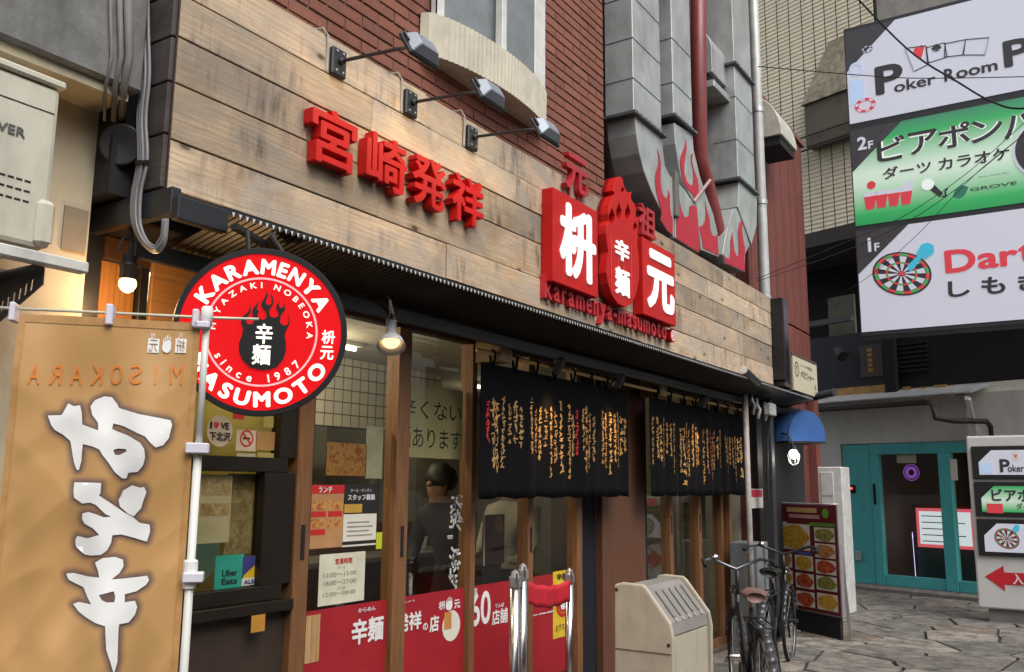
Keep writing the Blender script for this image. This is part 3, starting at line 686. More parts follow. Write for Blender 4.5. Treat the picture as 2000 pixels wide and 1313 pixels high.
q = MB(); q.box(.5, 1.50, .20, .245, 2.19, 2.225); q.obj('rail', M('pale rail', (.60,.60,.56), .5, dirt=.4), br, bevel=.004)
FK = Fr((1.44, 0, 0), (0, -1, 0))
out = [(-.28, 2.188), (.06, 2.188), (.085, 2.185), (.085, 2.135), (-.28, 1.985)]
hl = []
for k in range(9):
    u = -.235 + k*.032; zc = 2.140 - .018*(8-k)*.55; hl.append([(u-.006, zc-.022), (u+.006, zc-.016), (u+.010, zc+.022), (u-.002, zc+.016)])
q = MB(); q.poly(FK, out, -.0015, .0015, hl); q.obj('perforated_arm', M('galv dark', (.13,.13,.14), .5, .6, dirt=.4), br)
q = MB(); q.box(1.40, 1.44, -.085, .297, 2.181, 2.1885); q.obj('arm_flange', M('galv dark', (.13,.13,.14), .5, .6, dirt=.4), br)
q = MB(); q.box(.70, 1.2, -.07, .2, 2.2255, 2.261); q.obj('rubber_feet', m_blackmat, br)
# black left jamb and wood panels of the shop
lj = thing('shop_corner_panel', 'orange varnished wood panel with black posts behind the left bulb', 'wall panel', (2.15, .47, 0))
q = MB(); q.box(1.845, 1.925, .40, .56, 0, 2.55); q.obj('black_post', m_black, lj, bevel=.004)
for k, (a, b) in enumerate(((1.927,2.03),(2.032,2.115))):
    q = MB(); q.box(a, b, W, W+.03, 1.0, 2.40); q.obj('panel_board', m_orange, lj, bevel=.002)
q = MB(); q.box(2.118, 2.158, W-.03, W+.03, 0, 2.40); q.obj('black_post', m_black, lj, bevel=.003)
q = MB(); q.box(2.16, 2.95, W-.045, W-.025, 2.06, 2.45); q.obj('board', m_orangeh, lj, bevel=.003)
q = MB(); q.box(1.93, 2.115, W-.005, W+.028, 0, .998); q.obj('lower_board', m_dkwood, lj)
# black horn
hn = thing('horn_speaker', 'black round horn in the dark gap behind the cable bundle', 'speaker', (1.80, .22, 2.70))
ax = V((-.75,-.62,-.12)).normalized(); c = V((1.83, .19, 2.765))
q = MB(); q.lathe(c, ax, [(-.09,.02),(-.07,.035),(-.02,.05),(.0,.072),(.012,.078),(.012,.07),(.002,.03),(.0,0)], 24); q.obj('horn_body', M('horn black', (.013,.014,.016), .55), hn, smooth=True)
q = MB(); q.lathe(c, ax, [(-.15,.0),(-.15,.038),(-.085,.04),(-.085,0)], 16); q.obj('driver', m_black, hn)
q = MB(); q.box(1.80, 1.87, .30, .42, 2.58, 3.1); q.obj('gap_post', m_blackmat, hn)
# cable bundle
cb_ = thing('cable_bundle', 'bundle of grey cables hanging at the left end of the fascia', 'cable', (1.85, .06, 2.2))
for k in range(5):
    o_ = (k-2)*.0105; y0 = .02+.008*(k % 2)
    pts = [(272+k*4,-80), (274+k*4,60), (276+k*4,150), (269+k*4,230), (271+k*4.2,310), (260+k*4,370), (257+k*4,415), (262+k*3.4,445), (276+k*3,472), (296+k*2,490-k*2), (312-k,491-k*4), (322-k*1.5,474-k*3), (326-k*2,445), (327-k*2,428)]
    q = MB(); pp = [ox(a, b, 1.845-.004*(k % 3)) for a, b in pts]
    # smooth the path
    sm = []
    for i in range(len(pp)-1):
        for t in range(4):
            t4 = t/4; p0, p1, p2, p3 = pp[max(i-1,0)], pp[i], pp[i+1], pp[min(i+2,len(pp)-1)]
            sm.append(.5*((2*p1) + (p2-p0)*t4 + (2*p0-5*p1+4*p2-p3)*t4*t4 + (3*p1-p0-3*p2+p3)*t4**3))
    q.tube(sm + [pp[-1]], .0058, 7); q.obj('cable', M('grey cable', (.20,.20,.21), .5, var=.1), cb_, smooth=True)
for px, w_ in ((232, .020), (248, .032), (214, .012)):
    q = MB(); q.tube([oy(px,-60,.07), oy(px+4,110,.07), oy(px-8,170,.085), oy(px-10,235,.2)], w_*.5, 8); q.obj('conduit', M('old conduit', (.16,.15,.14), .7, dirt=.6), cb_, smooth=True)
q = MB(); q.tube([ox(268,318,1.838), ox(288,318,1.838)], .011, 6); q.obj('cable_tie', m_black, cb_)

# ================================================================ bare bulb
bl = thing('bare_bulb_lamp', 'lit warm bare bulb in black socket in front of orange panel', 'lamp', (1.905, .2, 2.22))
c = V((1.905, .20, 2.262))
q = MB(); q.lathe(c, (0,0,1), [(-.034,.0),(-.032,.010),(-.024,.022),(-.008,.031),(.006,.031),(.016,.027)], 20); q.obj('bulb', EM('warm bulb', (1,.66,.28), 3.2), bl, smooth=True)
q = MB(); q.lathe(c, (0,0,1), [(.016,.028),(.022,.029),(.06,.030),(.066,.034),(.072,.034),(.074,.028),(.105,.024),(.105,0)], 18); q.obj('socket', m_black, bl, smooth=True)
q = MB(); q.tube([c+V((0,0,.1)), c+V((.0,.0,.15)), c+V((.0,.01,.25))], .009, 8); q.tube([c+V((-.02,0,.10)), c+V((-.045,0,.13)), c+V((-.03,0,.165)), c+V((0,0,.17))], .004, 6); q.obj('clip', m_steeldk, bl)
L = bpy.data.lights.new('bulb_light', 'POINT'); L.energy = 6.5; L.color = (1,.58,.25); L.shadow_soft_size = .035
lo = bpy.data.objects.new('bulb_light', L); COL.objects.link(lo); lo.parent = bl; lo.location = c+V((0,-.01,-.06)) - ORG[bl.name]

# ================================================================ round hanging sign
RC = od(511, 648.5, 3.2); nn = V((CAM.x-RC.x, CAM.y-RC.y, (CAM.z-RC.z)*.55)).normalized()
RE = V((0,0,1)).cross(nn).normalized(); RF = Fr(RC, RE, nn.cross(RE)); assert RF.n.dot(nn) > .99
R1 = 153.5/FPX*3.2
m_rred = EM('lit red acrylic', (.78,.002,.010), .50, (.5,.01,.01)); m_rwhite = EM('lit cream acrylic', (1,.97,.86), .60, (.8,.78,.7)); m_rpink = EM('lit pink line', (1,.33,.36), .55, (.8,.4,.4))
m_pblack = M('sign black', (.004,.004,.005), .6)
rs = thing('round_sign', 'round lit red sign with white ring lettering and black flame pot', 'sign', RC - V((0,0,R1)))
q = MB(); q.lathe(RC, RF.n, [(-.09,0),(-.09,R1*1.075),(.0,R1*1.075),(.004,R1*1.065),(.004,R1*1.0),(-.001,R1*1.0),(-.001,0)], 72); q.obj('rim', m_black, rs)
def disc(fr, r0_, r1_, w, n=72):
    q = MB()
    if r0_ <= 0: return q.add([fr.p(r1_*math.cos(2*math.pi*k/n), r1_*math.sin(2*math.pi*k/n), w) for k in range(n)], [tuple(range(n))])
    vs = [fr.p(r*math.cos(2*math.pi*k/n), r*math.sin(2*math.pi*k/n), w) for r in (r0_, r1_) for k in range(n)]
    return q.add(vs, [(k, n+k, n+(k+1)%n, (k+1)%n) for k in range(n)])
disc(RF, 0, R1*.998, .0005).obj('face', m_rred, rs)
disc(RF, R1*.672, R1*.697, .002).obj('ring_line', m_rpink, rs)
def arc_text(s, rad, h, a_mid, span, out, mat, bold, name='ring_letter', gap=.11):
    n = len(s); ws = [(.35 if c == ' ' else glyphs(c, bold)[3]-glyphs(c, bold)[2]) for c in s]
    tot = sum(ws) + gap*(n-1); x = 0
    cap = glyphs('H', bold); ch = cap[5]-cap[4]
    for c, w_ in zip(s, ws):
        f = (x + w_/2)/tot - .5; x += w_ + gap
        a = a_mid - f*span if out else a_mid + f*span
        if c == ' ': continue
        g = glyphs(c, bold); ky = h/ch; kx = min(abs(span)*rad/tot, ky*1.12)
        cu, cv = rad*math.cos(a), rad*math.sin(a)
        rot = a - math.pi/2 if out else a + math.pi/2
        yc = (g[4]+g[5])/2 - ch/2; cu += -math.sin(rot)*yc*ky; cv += math.cos(rot)*yc*ky
        q = MB(); text_into(q, c, RF, (cu-w_*kx/2, cv-(g[5]-g[4])*ky/2, cu+w_*kx/2, cv+(g[5]-g[4])*ky/2), .0025, 0, bold, rot=rot); q.obj(name, mat, rs)
arc_text('KARAMENYA', R1*.845, R1*.20, RAD(89), RAD(132), True, m_rwhite, .046, gap=.14)
arc_text('MASUMOTO', R1*.845, R1*.20, RAD(268), RAD(131), False, m_rwhite, .046, gap=.14)
arc_text('MIYAZAKI NOBEOKA', R1*.60, R1*.075, RAD(87), RAD(186), True, m_rwhite, .022, 'ring_small_letter', .42)
arc_text('since 1987', R1*.595, R1*.10, RAD(266), RAD(112), False, m_rwhite, .018, 'ring_small_letter', .5)
rz = lambda x, y: ((x-625)/3.6475/153.5*R1, -(y-652)/3.6475/153.5*R1)
for ch, b in (('枡', (1045,715,1140,615)), ('元', (1040,830,1135,730)), ('辛', (583,738,702,592)), ('麺', (567,888,695,740)), ('Z', (175,745,205,655))):
    if ch == 'Z': ch = '2'; continue
    a = rz(b[0], b[1]); c = rz(b[2], b[3]); text('character', ch, RF, (*a, *c), m_rwhite, rs, .0065 if ch in '辛麺' else .0025, bold=.025)
for ch, b in (('枡', (112,715,200,615)), ('元', (115,830,205,730))):
    a = rz(b[0], b[1]); c = rz(b[2], b[3]); text('character', ch, RF, (*a, *c), m_rwhite, rs, .0025, bold=.025)
pp = [(640,925),(560,910),(505,860),(478,800),(475,740),(492,680),(498,640),(482,600),(480,570),(492,545),(520,520),(533,500),(535,465),(545,495),(540,520),(520,555),(515,585),(530,602),(555,600),(568,580),(565,550),(552,520),(557,490),(575,465),(596,430),(590,465),(582,490),(600,505),(590,530),(598,555),(625,565),(650,555),(652,525),(640,500),(618,480),(610,450),(625,420),(640,390),(645,360),(655,385),(648,410),(640,440),(655,460),(680,450),(685,420),(675,395),(672,372),(690,400),(697,430),(690,460),(675,480),(670,505),(680,540),(710,545),(735,530),(730,500),(715,480),(718,455),(738,425),(735,455),(745,475),(765,470),(765,435),(780,470),(775,495),(755,515),(748,545),(750,580),(775,600),(800,590),(808,560),(804,505),(813,545),(813,590),(795,630),(785,670),(797,720),(800,780),(785,840),(740,900),(690,920)]
q = MB(); q.poly(RF, [rz(*p) for p in pp], .003, .005); q.obj('flame_pot', m_pblack, rs)
q = MB(); top = RC + RF.up*R1*1.06 - RF.n*.045
q.tube([top + RF.ex*.06, V((top.x+.05, top.y+.03, 2.46))], .009, 8); q.tube([top - RF.ex*.06, V((top.x-.05, top.y+.05, 2.46))], .009, 8)
q.beam((top.x-.1, top.y+.06, 2.465), (top.x+.16, -.05, 2.465), .03, .02); q.beam((top.x+.05, top.y+.03, 2.465), (top.x+.2, -.03, 2.465), .03, .02); q.obj('hanging_bracket', m_black, rs)

# ================================================================ banner flag on a pole
FP = od(404, 610, 2.5); GF = Fr((FP.x, FP.y, 0), (.738, -.674, 0))
fl = thing('banner_flag', 'tan vertical banner flag on white pole with big white brush characters seen mirrored', 'flag', (FP.x, FP.y, 0))
uL = GF.uv(20, 800)[0]; uR = GF.uv(383, 760)[0]; vT = GF.uv(215, 622)[1]; vB = vT - 1.62
def fsurf(u, v):
    a = (u-uL)/(uR-uL); d = vT - v
    s_ = .010*math.sin(a*9+d*2.3+.6)*min(1, d*3) + .006*math.sin(a*21 - d*5) * min(1, d*2.5) + .004*math.sin(d*13+a*5) + .012*mnoise.noise(V((u*6, v*4, 1.3)))*min(1, d*4+.2)
    s_ += .006*(1-abs(mnoise.noise(V((u*4.2+v*3.1, u*1.3-v*.9, 4.2)))*2.4))*min(1, d*3+.15) + .004*(1-abs(mnoise.noise(V((u*7-v*6.1, u*2+v*2.2, 9.1)))*2.2))*min(1, d*3)
    return s_
z2 = lambda x, y: (x/3.282, 480+y/3.282)
z3 = lambda x, y: (x/3.282, 840+y/3.282)
mi = [z2(*p) for p in ((310,1090),(395,1085),(435,1010),(470,1028),(510,1022),(522,1070),(525,1145),(575,1165),(632,1185),(628,1135),(590,1085),(578,1030),(605,990),(665,965),(715,970),(752,1015),(765,1042),(900,1085),(1095,1120),(1105,1150),(1096,1190))] + [z3(*p) for p in ((1085,55),(1050,100),(1005,115),(968,80),(940,45))] + [z2(*p) for p in ((890,1205),(800,1160),(728,1140),(722,1175),(745,1188),(830,1220),(880,1250))] + [z3(*p) for p in ((908,85),(935,125),(940,180),(925,230),(890,270),(830,275),(815,310),(790,312),(740,270),(700,210),(660,160),(640,125),(590,105),(530,90),(525,130),(520,200),(505,255),(490,258),(470,210),(455,130),(445,70),(400,30),(350,0))] + [z2(330,1150)]
mih = [z3(*p) for p in ((730,130),(760,120),(815,125),(818,140),(770,162),(742,160))]
so = [z3(*p) for p in ((475,335),(655,340),(650,405),(640,420),(700,460),(800,530),(850,555),(900,595),(962,605),(965,650),(945,715),(860,690),(780,670),(722,675),(715,720),(690,770),(650,800),(580,805),(540,800),(480,750),(475,710),(490,680),(560,695),(640,672),(600,630),(540,600),(525,570),(530,535),(570,525),(620,540),(670,560),(715,555),(680,540),(620,480),(580,465),(530,472),(475,435),(470,390))]
so2 = [z3(*p) for p in ((790,390),(850,355),(905,370),(930,365),(945,400),(925,450),(910,500),(860,553),(820,535),(770,490),(762,450))]
ka = [z3(*p) for p in ((610,850),(660,820),(740,812),(790,830),(795,870),(770,915),(720,955),(800,950),(880,940),(950,930),(960,960),(940,990),(880,1030),(805,1050),(805,1100),(870,1090),(885,1130),(870,1180),(830,1230),(770,1240),(765,1290),(758,1480),(735,1560),(715,1480),(690,1400),(685,1250),(620,1230),(560,1200),(500,1165),(460,1120),(500,1105),(590,1115),(560,1070),(530,1010),(470,985),(430,965),(415,925),(460,920),(560,940),(640,945),(630,900))]
kah = [z3(*p) for p in ((640,1055),(735,1030),(745,1065),(740,1100),(690,1100),(660,1085))]
def uvl(L): return [GF.uv(*p) for p in L]
shapes = [(uvl(mi), [uvl(mih)]), (uvl(so), []), (uvl(so2), []), (uvl(ka), [uvl(kah)])]
def inpoly(x, y, L):
    r = False; n = len(L); j = n-1
    for i in range(n):
        if (L[i][1] > y) != (L[j][1] > y) and x < (L[j][0]-L[i][0])*(y-L[i][1])/(L[j][1]-L[i][1]) + L[i][0]: r = not r
        j = i
    return r
def segd(x, y, L):
    b = 9
    for i in range(len(L)):
        ax_, ay = L[i-1]; bx, by = L[i]; dx, dy = bx-ax_, by-ay; t = max(0, min(1, ((x-ax_)*dx+(y-ay)*dy)/(dx*dx+dy*dy+1e-12)))
        d = (ax_+t*dx-x)**2 + (ay+t*dy-y)**2
        if d < b: b = d
    return math.sqrt(b)
NU, NVv = 90, 240
q = MB(); q.grid(NU, NVv, lambda a, b: GF.p(uL+(uR-uL)*a, vB+(vT-vB)*b, fsurf(uL+(uR-uL)*a, vB+(vT-vB)*b)))
def flag_mat():
    m, t, b = newmat('flag cloth'); at = nd(t, 'ShaderNodeAttribute'); at.attribute_name = 'print'
    n = noi(t, pos(t, (1,1,.6)), 3, 2, .5)
    c = ramp(t, n.outputs['Fac'], [(.3, (.49,.275,.10)), (.7, (.54,.31,.12))]).outputs[0]
    c = mixc(t, at.outputs['Fac'], c, (.10,.065,.075)); t.links.new(c, b.inputs['Base Color']); b.inputs['Roughness'].default_value = .38
    b.inputs['Sheen Weight'].default_value = .2
    n2 = noi(t, pos(t, (1,1,.7)), 6.5, 1.5, .4, .5); bump(t, b, n2.outputs['Fac'], .04, .25); return m
cloth = q.obj('flag_cloth', flag_mat(), fl, smooth=True)
at = cloth.data.attributes.new('print', 'FLOAT', 'POINT'); vals = []
for j in range(NVv+1):
    for i in range(NU+1):
        u = uL+(uR-uL)*i/NU; v = vB+(vT-vB)*j/NVv; d = 1.0
        for L, H in shapes:
            xs = [p[0] for p in L]; ys = [p[1] for p in L]
            if min(xs)-.04 < u < max(xs)+.04 and min(ys)-.04 < v < max(ys)+.04:
                d = 0 if inpoly(u, v, L) else min(d, segd(u, v, L))
        vals.append(max(0, 1-max(0, d-.003)/.015)*.85)
at.data.foreach_set('value', vals)
def cloth_shape(name, L, holes, w, mat, step=.012):
    pts = []; edges = []
    for lp in [L]+holes:
        b0 = len(pts)
        dens = []
        for i in range(len(lp)):
            a, b = lp[i], lp[(i+1) % len(lp)]; n = max(1, int(math.hypot(b[0]-a[0], b[1]-a[1])/step))
            for k in range(n): dens.append((a[0]+(b[0]-a[0])*k/n, a[1]+(b[1]-a[1])*k/n))
        for i, p in enumerate(dens): pts.append(V(p)); edges.append((b0+i, b0+(i+1) % len(dens)))
    xs = [p[0] for p in L]; ys = [p[1] for p in L]; x = min(xs)
    while x < max(xs):
        y = min(ys)
        while y < max(ys):
            if inpoly(x, y, L) and not any(inpoly(x, y, h) for h in holes) and min(segd(x, y, l) for l in [L]+holes) > step*.4: pts.append(V((x, y)))
            y += step
        x += step
    r = delaunay_2d_cdt(pts, edges, [], 0, 1e-6)
    vs, fs = r[0], r[2]
    keep = []
    for f in fs:
        cx = sum(vs[i][0] for i in f)/len(f); cy = sum(vs[i][1] for i in f)/len(f)
        if inpoly(cx, cy, L) and not any(inpoly(cx, cy, h) for h in holes): keep.append(tuple(f))
    q = MB(); q.add([GF.p(p[0], p[1], fsurf(p[0], p[1])+w) for p in vs], keep); return q.obj(name, mat, fl, smooth=True)
for a_, b_ in ((uL, uL+.016), (uR-.016, uR)):
    q = MB(); q.grid(2, 200, lambda s, t: GF.p(a_+(b_-a_)*s, vB+(vT-vB)*t, fsurf(a_+(b_-a_)*s, vB+(vT-vB)*t)+.0016)); q.obj('hem', M('hem tan', (.45,.24,.085), .5, var=.2, scale=40), fl, smooth=True)
q = MB(); q.grid(80, 2, lambda s, t: GF.p(uL+(uR-uL)*s, vT-.022+.022*t, fsurf(uL+(uR-uL)*s, vT-.022+.022*t)+.0016)); q.obj('hem', M('hem tan', (.45,.24,.085), .5, var=.2, scale=40), fl, smooth=True)
m_fw = M('flag white print', (.82,.82,.81), .6, var=.04)
for L, H in shapes: cloth_shape('brush_character', L, H, .003, m_fw)
m_fo = M('flag orange print', (.70,.22,.03), .5, var=.05)
for k, ch in enumerate('MISOKARA'):
    cx = 345 - k*(345-70)/7; b0 = GF.uv(cx-13, 751); b1 = GF.uv(cx+13, 714)
    if ch == 'I': b0 = GF.uv(cx-3, 751); b1 = GF.uv(cx+3, 714)
    text('printed_letter', ch, GF, (b0[0], b0[1], b1[0], b1[1]), m_fo, fl, .003, surf=fsurf, mirror=True)
for (a, b), ch in (((288,312), '元'), ((341,365), '枡')):
    p0 = GF.uv(a, 689); p1 = GF.uv(b, 662); q = MB(); q.grid(6, 6, lambda s, t: GF.p(p0[0]+(p1[0]-p0[0])*s, p0[1]+(p1[1]-p0[1])*t, fsurf(p0[0]+(p1[0]-p0[0])*s, p0[1]+(p1[1]-p0[1])*t)+.0025)); q.obj('logo_square', m_fw, fl)
    dx = (p1[0]-p0[0])*.12; text('logo_character', ch, GF, (p0[0]+dx, p0[1]+dx, p1[0]-dx, p1[1]-dx), M('flag tan ink', (.33,.17,.06), .6), fl, .004, surf=fsurf, mirror=True)
p0 = GF.uv(316, 689); p1 = GF.uv(337, 653)
lp = [((x-475)/340*(p1[0]-p0[0])+p0[0], (925-y)/560*(p1[1]-p0[1])+p0[1]) for x, y in pp]
q = MB(); q.poly(GF, lp, .0035); q.v = [v + GF.n*fsurf((v-GF.o).dot(GF.ex), v.z) for v in q.v]; q.obj('logo_pot', m_fw, fl)
for a, ch in ((299,'祖'), (353,'元')):
    p0 = GF.uv(a-5, 660); p1 = GF.uv(a+5, 651); text('logo_character', ch, GF, (p0[0], p0[1], p1[0], p1[1]), m_fw, fl, .003, surf=fsurf, mirror=True)
m_pole = M('white pole', (.66,.66,.62), .4, var=.05)
vP = GF.uv(404, 605)[1]
q = MB(); q.tube([GF.p(0, .05, -.012), GF.p(0, GF.uv(400, 870)[1], -.012)], .0112, 12); q.obj('lower_pole', m_pole, fl, smooth=True)
q = MB(); q.tube([GF.p(0, GF.uv(400, 870)[1], -.012), GF.p(0, vP, -.012)], .0095, 12); q.obj('upper_pole', m_pole, fl, smooth=True)
q = MB(); q.lathe(GF.p(0, vP-.045, -.012), (0,0,1), [(0,.0),(0,.016),(.05,.016),(.056,.012),(.056,0)], 12); q.obj('pole_cap', m_wprint, fl, smooth=True)
q = MB(); e = GF.uv(505, 620); g = GF.uv(-60, 594.5); q.tube([GF.p(e[0], e[1]-.0, -.03), GF.p(0, GF.uv(404,617)[1], -.03), GF.p(g[0], g[1], -.03)], .0042, 8); q.obj('cross_rod', M('ivory rod', (.60,.60,.46), .4), fl, smooth=True)
def loop(px0, py0, px1, py1, w=0.006):
    a = GF.uv(px0, py1); b = GF.uv(px1, py0); q = MB(); q.fbox(GF, a[0], a[1], b[0], b[1], -.034, w+.012); q.obj('fabric_loop', M('loop white', (.66,.64,.72), .6, var=.05), fl, bevel=.003)
loop(206, 596, 224, 636); loop(375, 606, 390, 640); loop(18, 592, 34, 628)
loop(376, 630, 411, 641); loop(362, 866, 409, 886); loop(356, 1118, 398, 1138)
q = MB(); q.lathe(GF.p(0, GF.uv(380,1150)[1], -.012), (0,0,1), [(0,.017),(.03,.019),(.07,.019),(.075,.014)], 12); q.obj('pole_joint', m_wprint, fl)
q = MB(); q.lathe((FP.x, FP.y, .0), (0,0,1), [(0,.0),(0,.21),(.06,.20),(.09,.12),(.10,.03),(.16,.025),(.16,0)], 28); q.obj('weighted_base', m_blackmat, fl, smooth=False)
# ================================================================ shop front: posts, windows, doors
sf = thing('glazed_storefront', 'brown timber framed glass shop front under the corrugated awning', 'shop front', (5.6, W, 0))
def post(x0, x1, mat=m_brownwood, y0=W-.04, y1=W+.05, z0=.06, z1=2.404):
    q = MB(); q.box(x0, x1, y0, y1, z0, z1); return q.obj('post', mat, sf, bevel=.003)
FW = FY(W)
def X_(px, py=1000): return FW.uv(px, py)[0]
P1 = post(3.005, 3.10); P2 = post(3.715, 3.82); P3 = post(4.405, 4.455); P4 = post(5.055, 5.115); P5 = post(5.715, 5.79)
for x0, x1 in ((7.385, 7.45), (8.05, 8.13), (8.66, 8.72), (8.90, 8.96)): post(x0, x1)
for x, z in ((3.055, 1.30), (3.775, 1.27), (5.085, 1.22), (7.415, 1.24), (8.09, 1.24)):
    q = MB(); q.box(x-.012, x+.012, W-.043, W-.039, z-.10, z+.06); q.obj('door_pull', m_blackmat, sf)
q = MB(); q.box(6.165, 6.94, W-.01, W+.05, .06, 2.404); bp = q.obj('brown_panel', M('brown panel', (.125,.052,.028), .55, var=.2, scale=4, stretch=(6,6,.5)), sf, bevel=.003)
q = MB(); q.box(5.80, 6.16, W+.05, W+.08, .06, 2.404); q.obj('dark_curtain', M('navy curtain', (.004,.005,.012), .9), sf)
q = MB(); q.box(8.13, 8.66, W+.12, W+.14, .06, 2.404); q.obj('inner_blind', M('brown blind', (.10,.075,.045), .8), sf)
for x0, x1 in ((3.10,3.715), (3.82,4.405), (4.455,5.055), (5.115,5.715), (6.94,7.385), (7.45,8.05), (8.13,8.66)):
    q = MB(); q.box(x0, x1, W+.004, W+.010, .12, 2.404); q.obj('glass_pane', m_glass, sf)
    q = MB(); q.box(x0, x1, W-.02, W+.04, .062, .118); q.obj('bottom_rail', m_brownwood, sf)
    q = MB(); q.box(x0+.002, x0+.028, W-.012, W+.03, .12, 2.404); q.obj('inner_stile', m_blackmat, sf)
# left window
def paper_back():
    m, t, b = newmat('olive backing paper'); tl = nd(t, 'ShaderNodeBsdfTranslucent'); tl.inputs[0].default_value = (.62,.55,.22,1); b.inputs['Base Color'].default_value = (.34,.31,.13,1); b.inputs['Roughness'].default_value = .8
    n = noi(t, pos(t), 5, 3, .5); c = ramp(t, n.outputs['Fac'], [(.3,(.48,.43,.17)),(.7,(.66,.59,.25))]); t.links.new(c.outputs[0], tl.inputs[0])
    mx = nd(t, 'ShaderNodeMixShader'); mx.inputs[0].default_value = .6; t.links.new(b.outputs[0], mx.inputs[1]); t.links.new(tl.outputs[0], mx.inputs[2]); t.links.new(mx.outputs[0], t.nodes['Material Output'].inputs[0]); return m
m_bronze = M('dark bronze frame', (.022,.017,.012), .4, .3)
for a in ((2.16,2.95,1.60,1.665), (2.16,2.95,1.035,1.10), (2.16,2.95,2.055,2.10)):
    q = MB(); q.box(a[0], a[1], W-.03, W+.04, a[2], a[3]); q.obj('window_bar', m_bronze, sf, bevel=.003)
for a in ((2.16,2.20,1.665,2.055), (2.90,3.003,1.665,2.055), (2.82,3.003,1.10,1.60), (2.16,2.20,1.10,1.60)):
    q = MB(); q.box(a[0], a[1], W-.028, W+.038, a[2], a[3]); q.obj('window_bar', m_bronze, sf, bevel=.003)
q = MB(); q.box(2.20, 2.90, W+.004, W+.010, 1.665, 2.055); q.obj('glass_pane', m_glass, sf)
q = MB(); q.box(2.20, 2.82, W+.012, W+.018, 1.10, 1.60); q.obj('glass_pane', m_glass, sf)
q = MB(); q.box(2.16, 3.0, W-.06, W-.005, .985, 1.034); q.obj('window_sill', m_bronze, sf, bevel=.004)
q = MB(); q.box(2.16, 3.0, W+.0, W+.05, .06, .984); q.obj('lower_wall', M('window apron', (.045,.028,.018), .6), sf)
q = MB(); q.box(2.17, 3.0, W+.10, W+.12, 1.04, 2.3); q.obj('window_backing', paper_back(), sf)
for x0 in (4.42, 6.80):     # wood blocks holding the noren rod
    q = MB(); q.box(x0, x0+.13, .24, W-.042, 2.285, 2.499); q.obj('rod_block', M('block wood', (.24,.16,.09), .7, var=.3, scale=6, stretch=(6,6,.8)), sf, bevel=.004)

# ---- papers, stickers and banners on the glass
def flat(name, fr, px0, py0, px1, py1, mat, label, cat='poster', w=-.003, t=.0015, group=None):
    b = fr.box(px0, py0, px1, py1); q = MB(); q.fbox(fr, *b, w, w+t); o = q.obj(name, mat, tags=(label, cat, group)); return o, b
FG = Fr((0, W+.004, 0), (1, 0, 0))            # front of the glass panes (n points to the street)
def sub(name, fr, b, r, mat, par, w, t=.0008):
    q = MB(); q.fbox(fr, b[0]+(b[2]-b[0])*r[0], b[1]+(b[3]-b[1])*r[1], b[0]+(b[2]-b[0])*r[2], b[1]+(b[3]-b[1])*r[3], w, w+t); return q.obj(name, mat, par)
def stext(s, fr, b, r, mat, par, w, bold=.0, name='lettering'):
    return text(name, s, fr, (b[0]+(b[2]-b[0])*r[0], b[1]+(b[3]-b[1])*r[1], b[0]+(b[2]-b[0])*r[2], b[1]+(b[3]-b[1])*r[3]), mat, par, w, bold=bold)
m_food1 = food('dish photo warm', [(.2,(.05,.02,.01)),(.42,(.40,.12,.03)),(.55,(.60,.33,.10)),(.7,(.35,.06,.02)),(.85,(.65,.55,.35))], 26)
m_food2 = food('dish photo yellow', [(.25,(.10,.05,.01)),(.45,(.55,.28,.03)),(.6,(.75,.45,.06)),(.75,(.20,.16,.03)),(.9,(.75,.70,.5))], 24)
m_food3 = food('dish photo green', [(.25,(.03,.05,.01)),(.45,(.16,.24,.04)),(.6,(.50,.30,.10)),(.75,(.45,.42,.20)),(.9,(.70,.68,.55))], 26)
m_food4 = food('dish photo red', [(.25,(.08,.01,.01)),(.45,(.45,.03,.02)),(.6,(.60,.20,.05)),(.8,(.65,.45,.25))], 26)
m_sketch = food('sketch print', [(.3,(.20,.10,.03)),(.5,(.36,.26,.10)),(.62,(.46,.38,.18)),(.8,(.34,.20,.08))], 22)
wf = .0025
o, b = flat('lunch_poster', FG, 606, 947, 668, 1068, M('poster orange', (.46,.24,.10), .7), 'red and orange lunch menu poster on the glass door', w=.001)
sub('header', FG, b, (0,.86,1,1), m_redprint, o, wf); stext('ランチ', FG, b, (.22,.875,.62,.975), m_wprint, o, wf+.002, .02)
for r in ((.05,.60,.47,.74), (.53,.60,.95,.74), (.05,.32,.47,.46), (.53,.32,.95,.46)): sub('dish_photo', FG, b, r, m_food1, o, wf)
for r in ((.05,.49,.47,.58), (.53,.49,.95,.58), (.05,.21,.47,.30)): sub('price_strip', FG, b, r, m_redprint, o, wf)
o, b = flat('recruiting_poster', FG, 672, 946, 733, 1064, m_paper, 'black and cream staff recruiting poster beside the lunch poster', w=.001)
sub('black_header', FG, b, (0,.52,1,1), m_ink, o, wf); stext('スタッフ募集', FG, b, (.10,.74,.92,.84), m_wprint, o, wf+.002, .02); stext('ホール・キッチン', FG, b, (.18,.87,.82,.93), m_wprint, o, wf+.002)
sub('ticket', FG, b, (.02,.54,.54,.68), M('mustard print', (.55,.32,.05), .6), o, wf+.001); sub('footer', FG, b, (0,.03,1,.085), m_ink, o, wf)
for k in range(4): sub('text_line', FG, b, (.12,.16+k*.07,.88-.1*(k % 2),.185+k*.07), M('grey print', (.3,.28,.24), .7), o, wf)
o, b = flat('opening_hours_sheet', FG, 624, 1084, 710, 1172, M('sheet paper', (.66,.64,.50), .8), 'cream opening hours sheet taped low on the glass door', w=.001)
stext('営業時間', FG, b, (.33,.78,.70,.90), m_redprint, o, wf, .01)
for s, v in (('12:00～15:00', .54), ('18:00～27:00', .38), ('12:00～24:00', .16)): stext(s, FG, b, (.10,v,.80,v+.085), M('pencil grey', (.12,.12,.10), .8), o, wf)
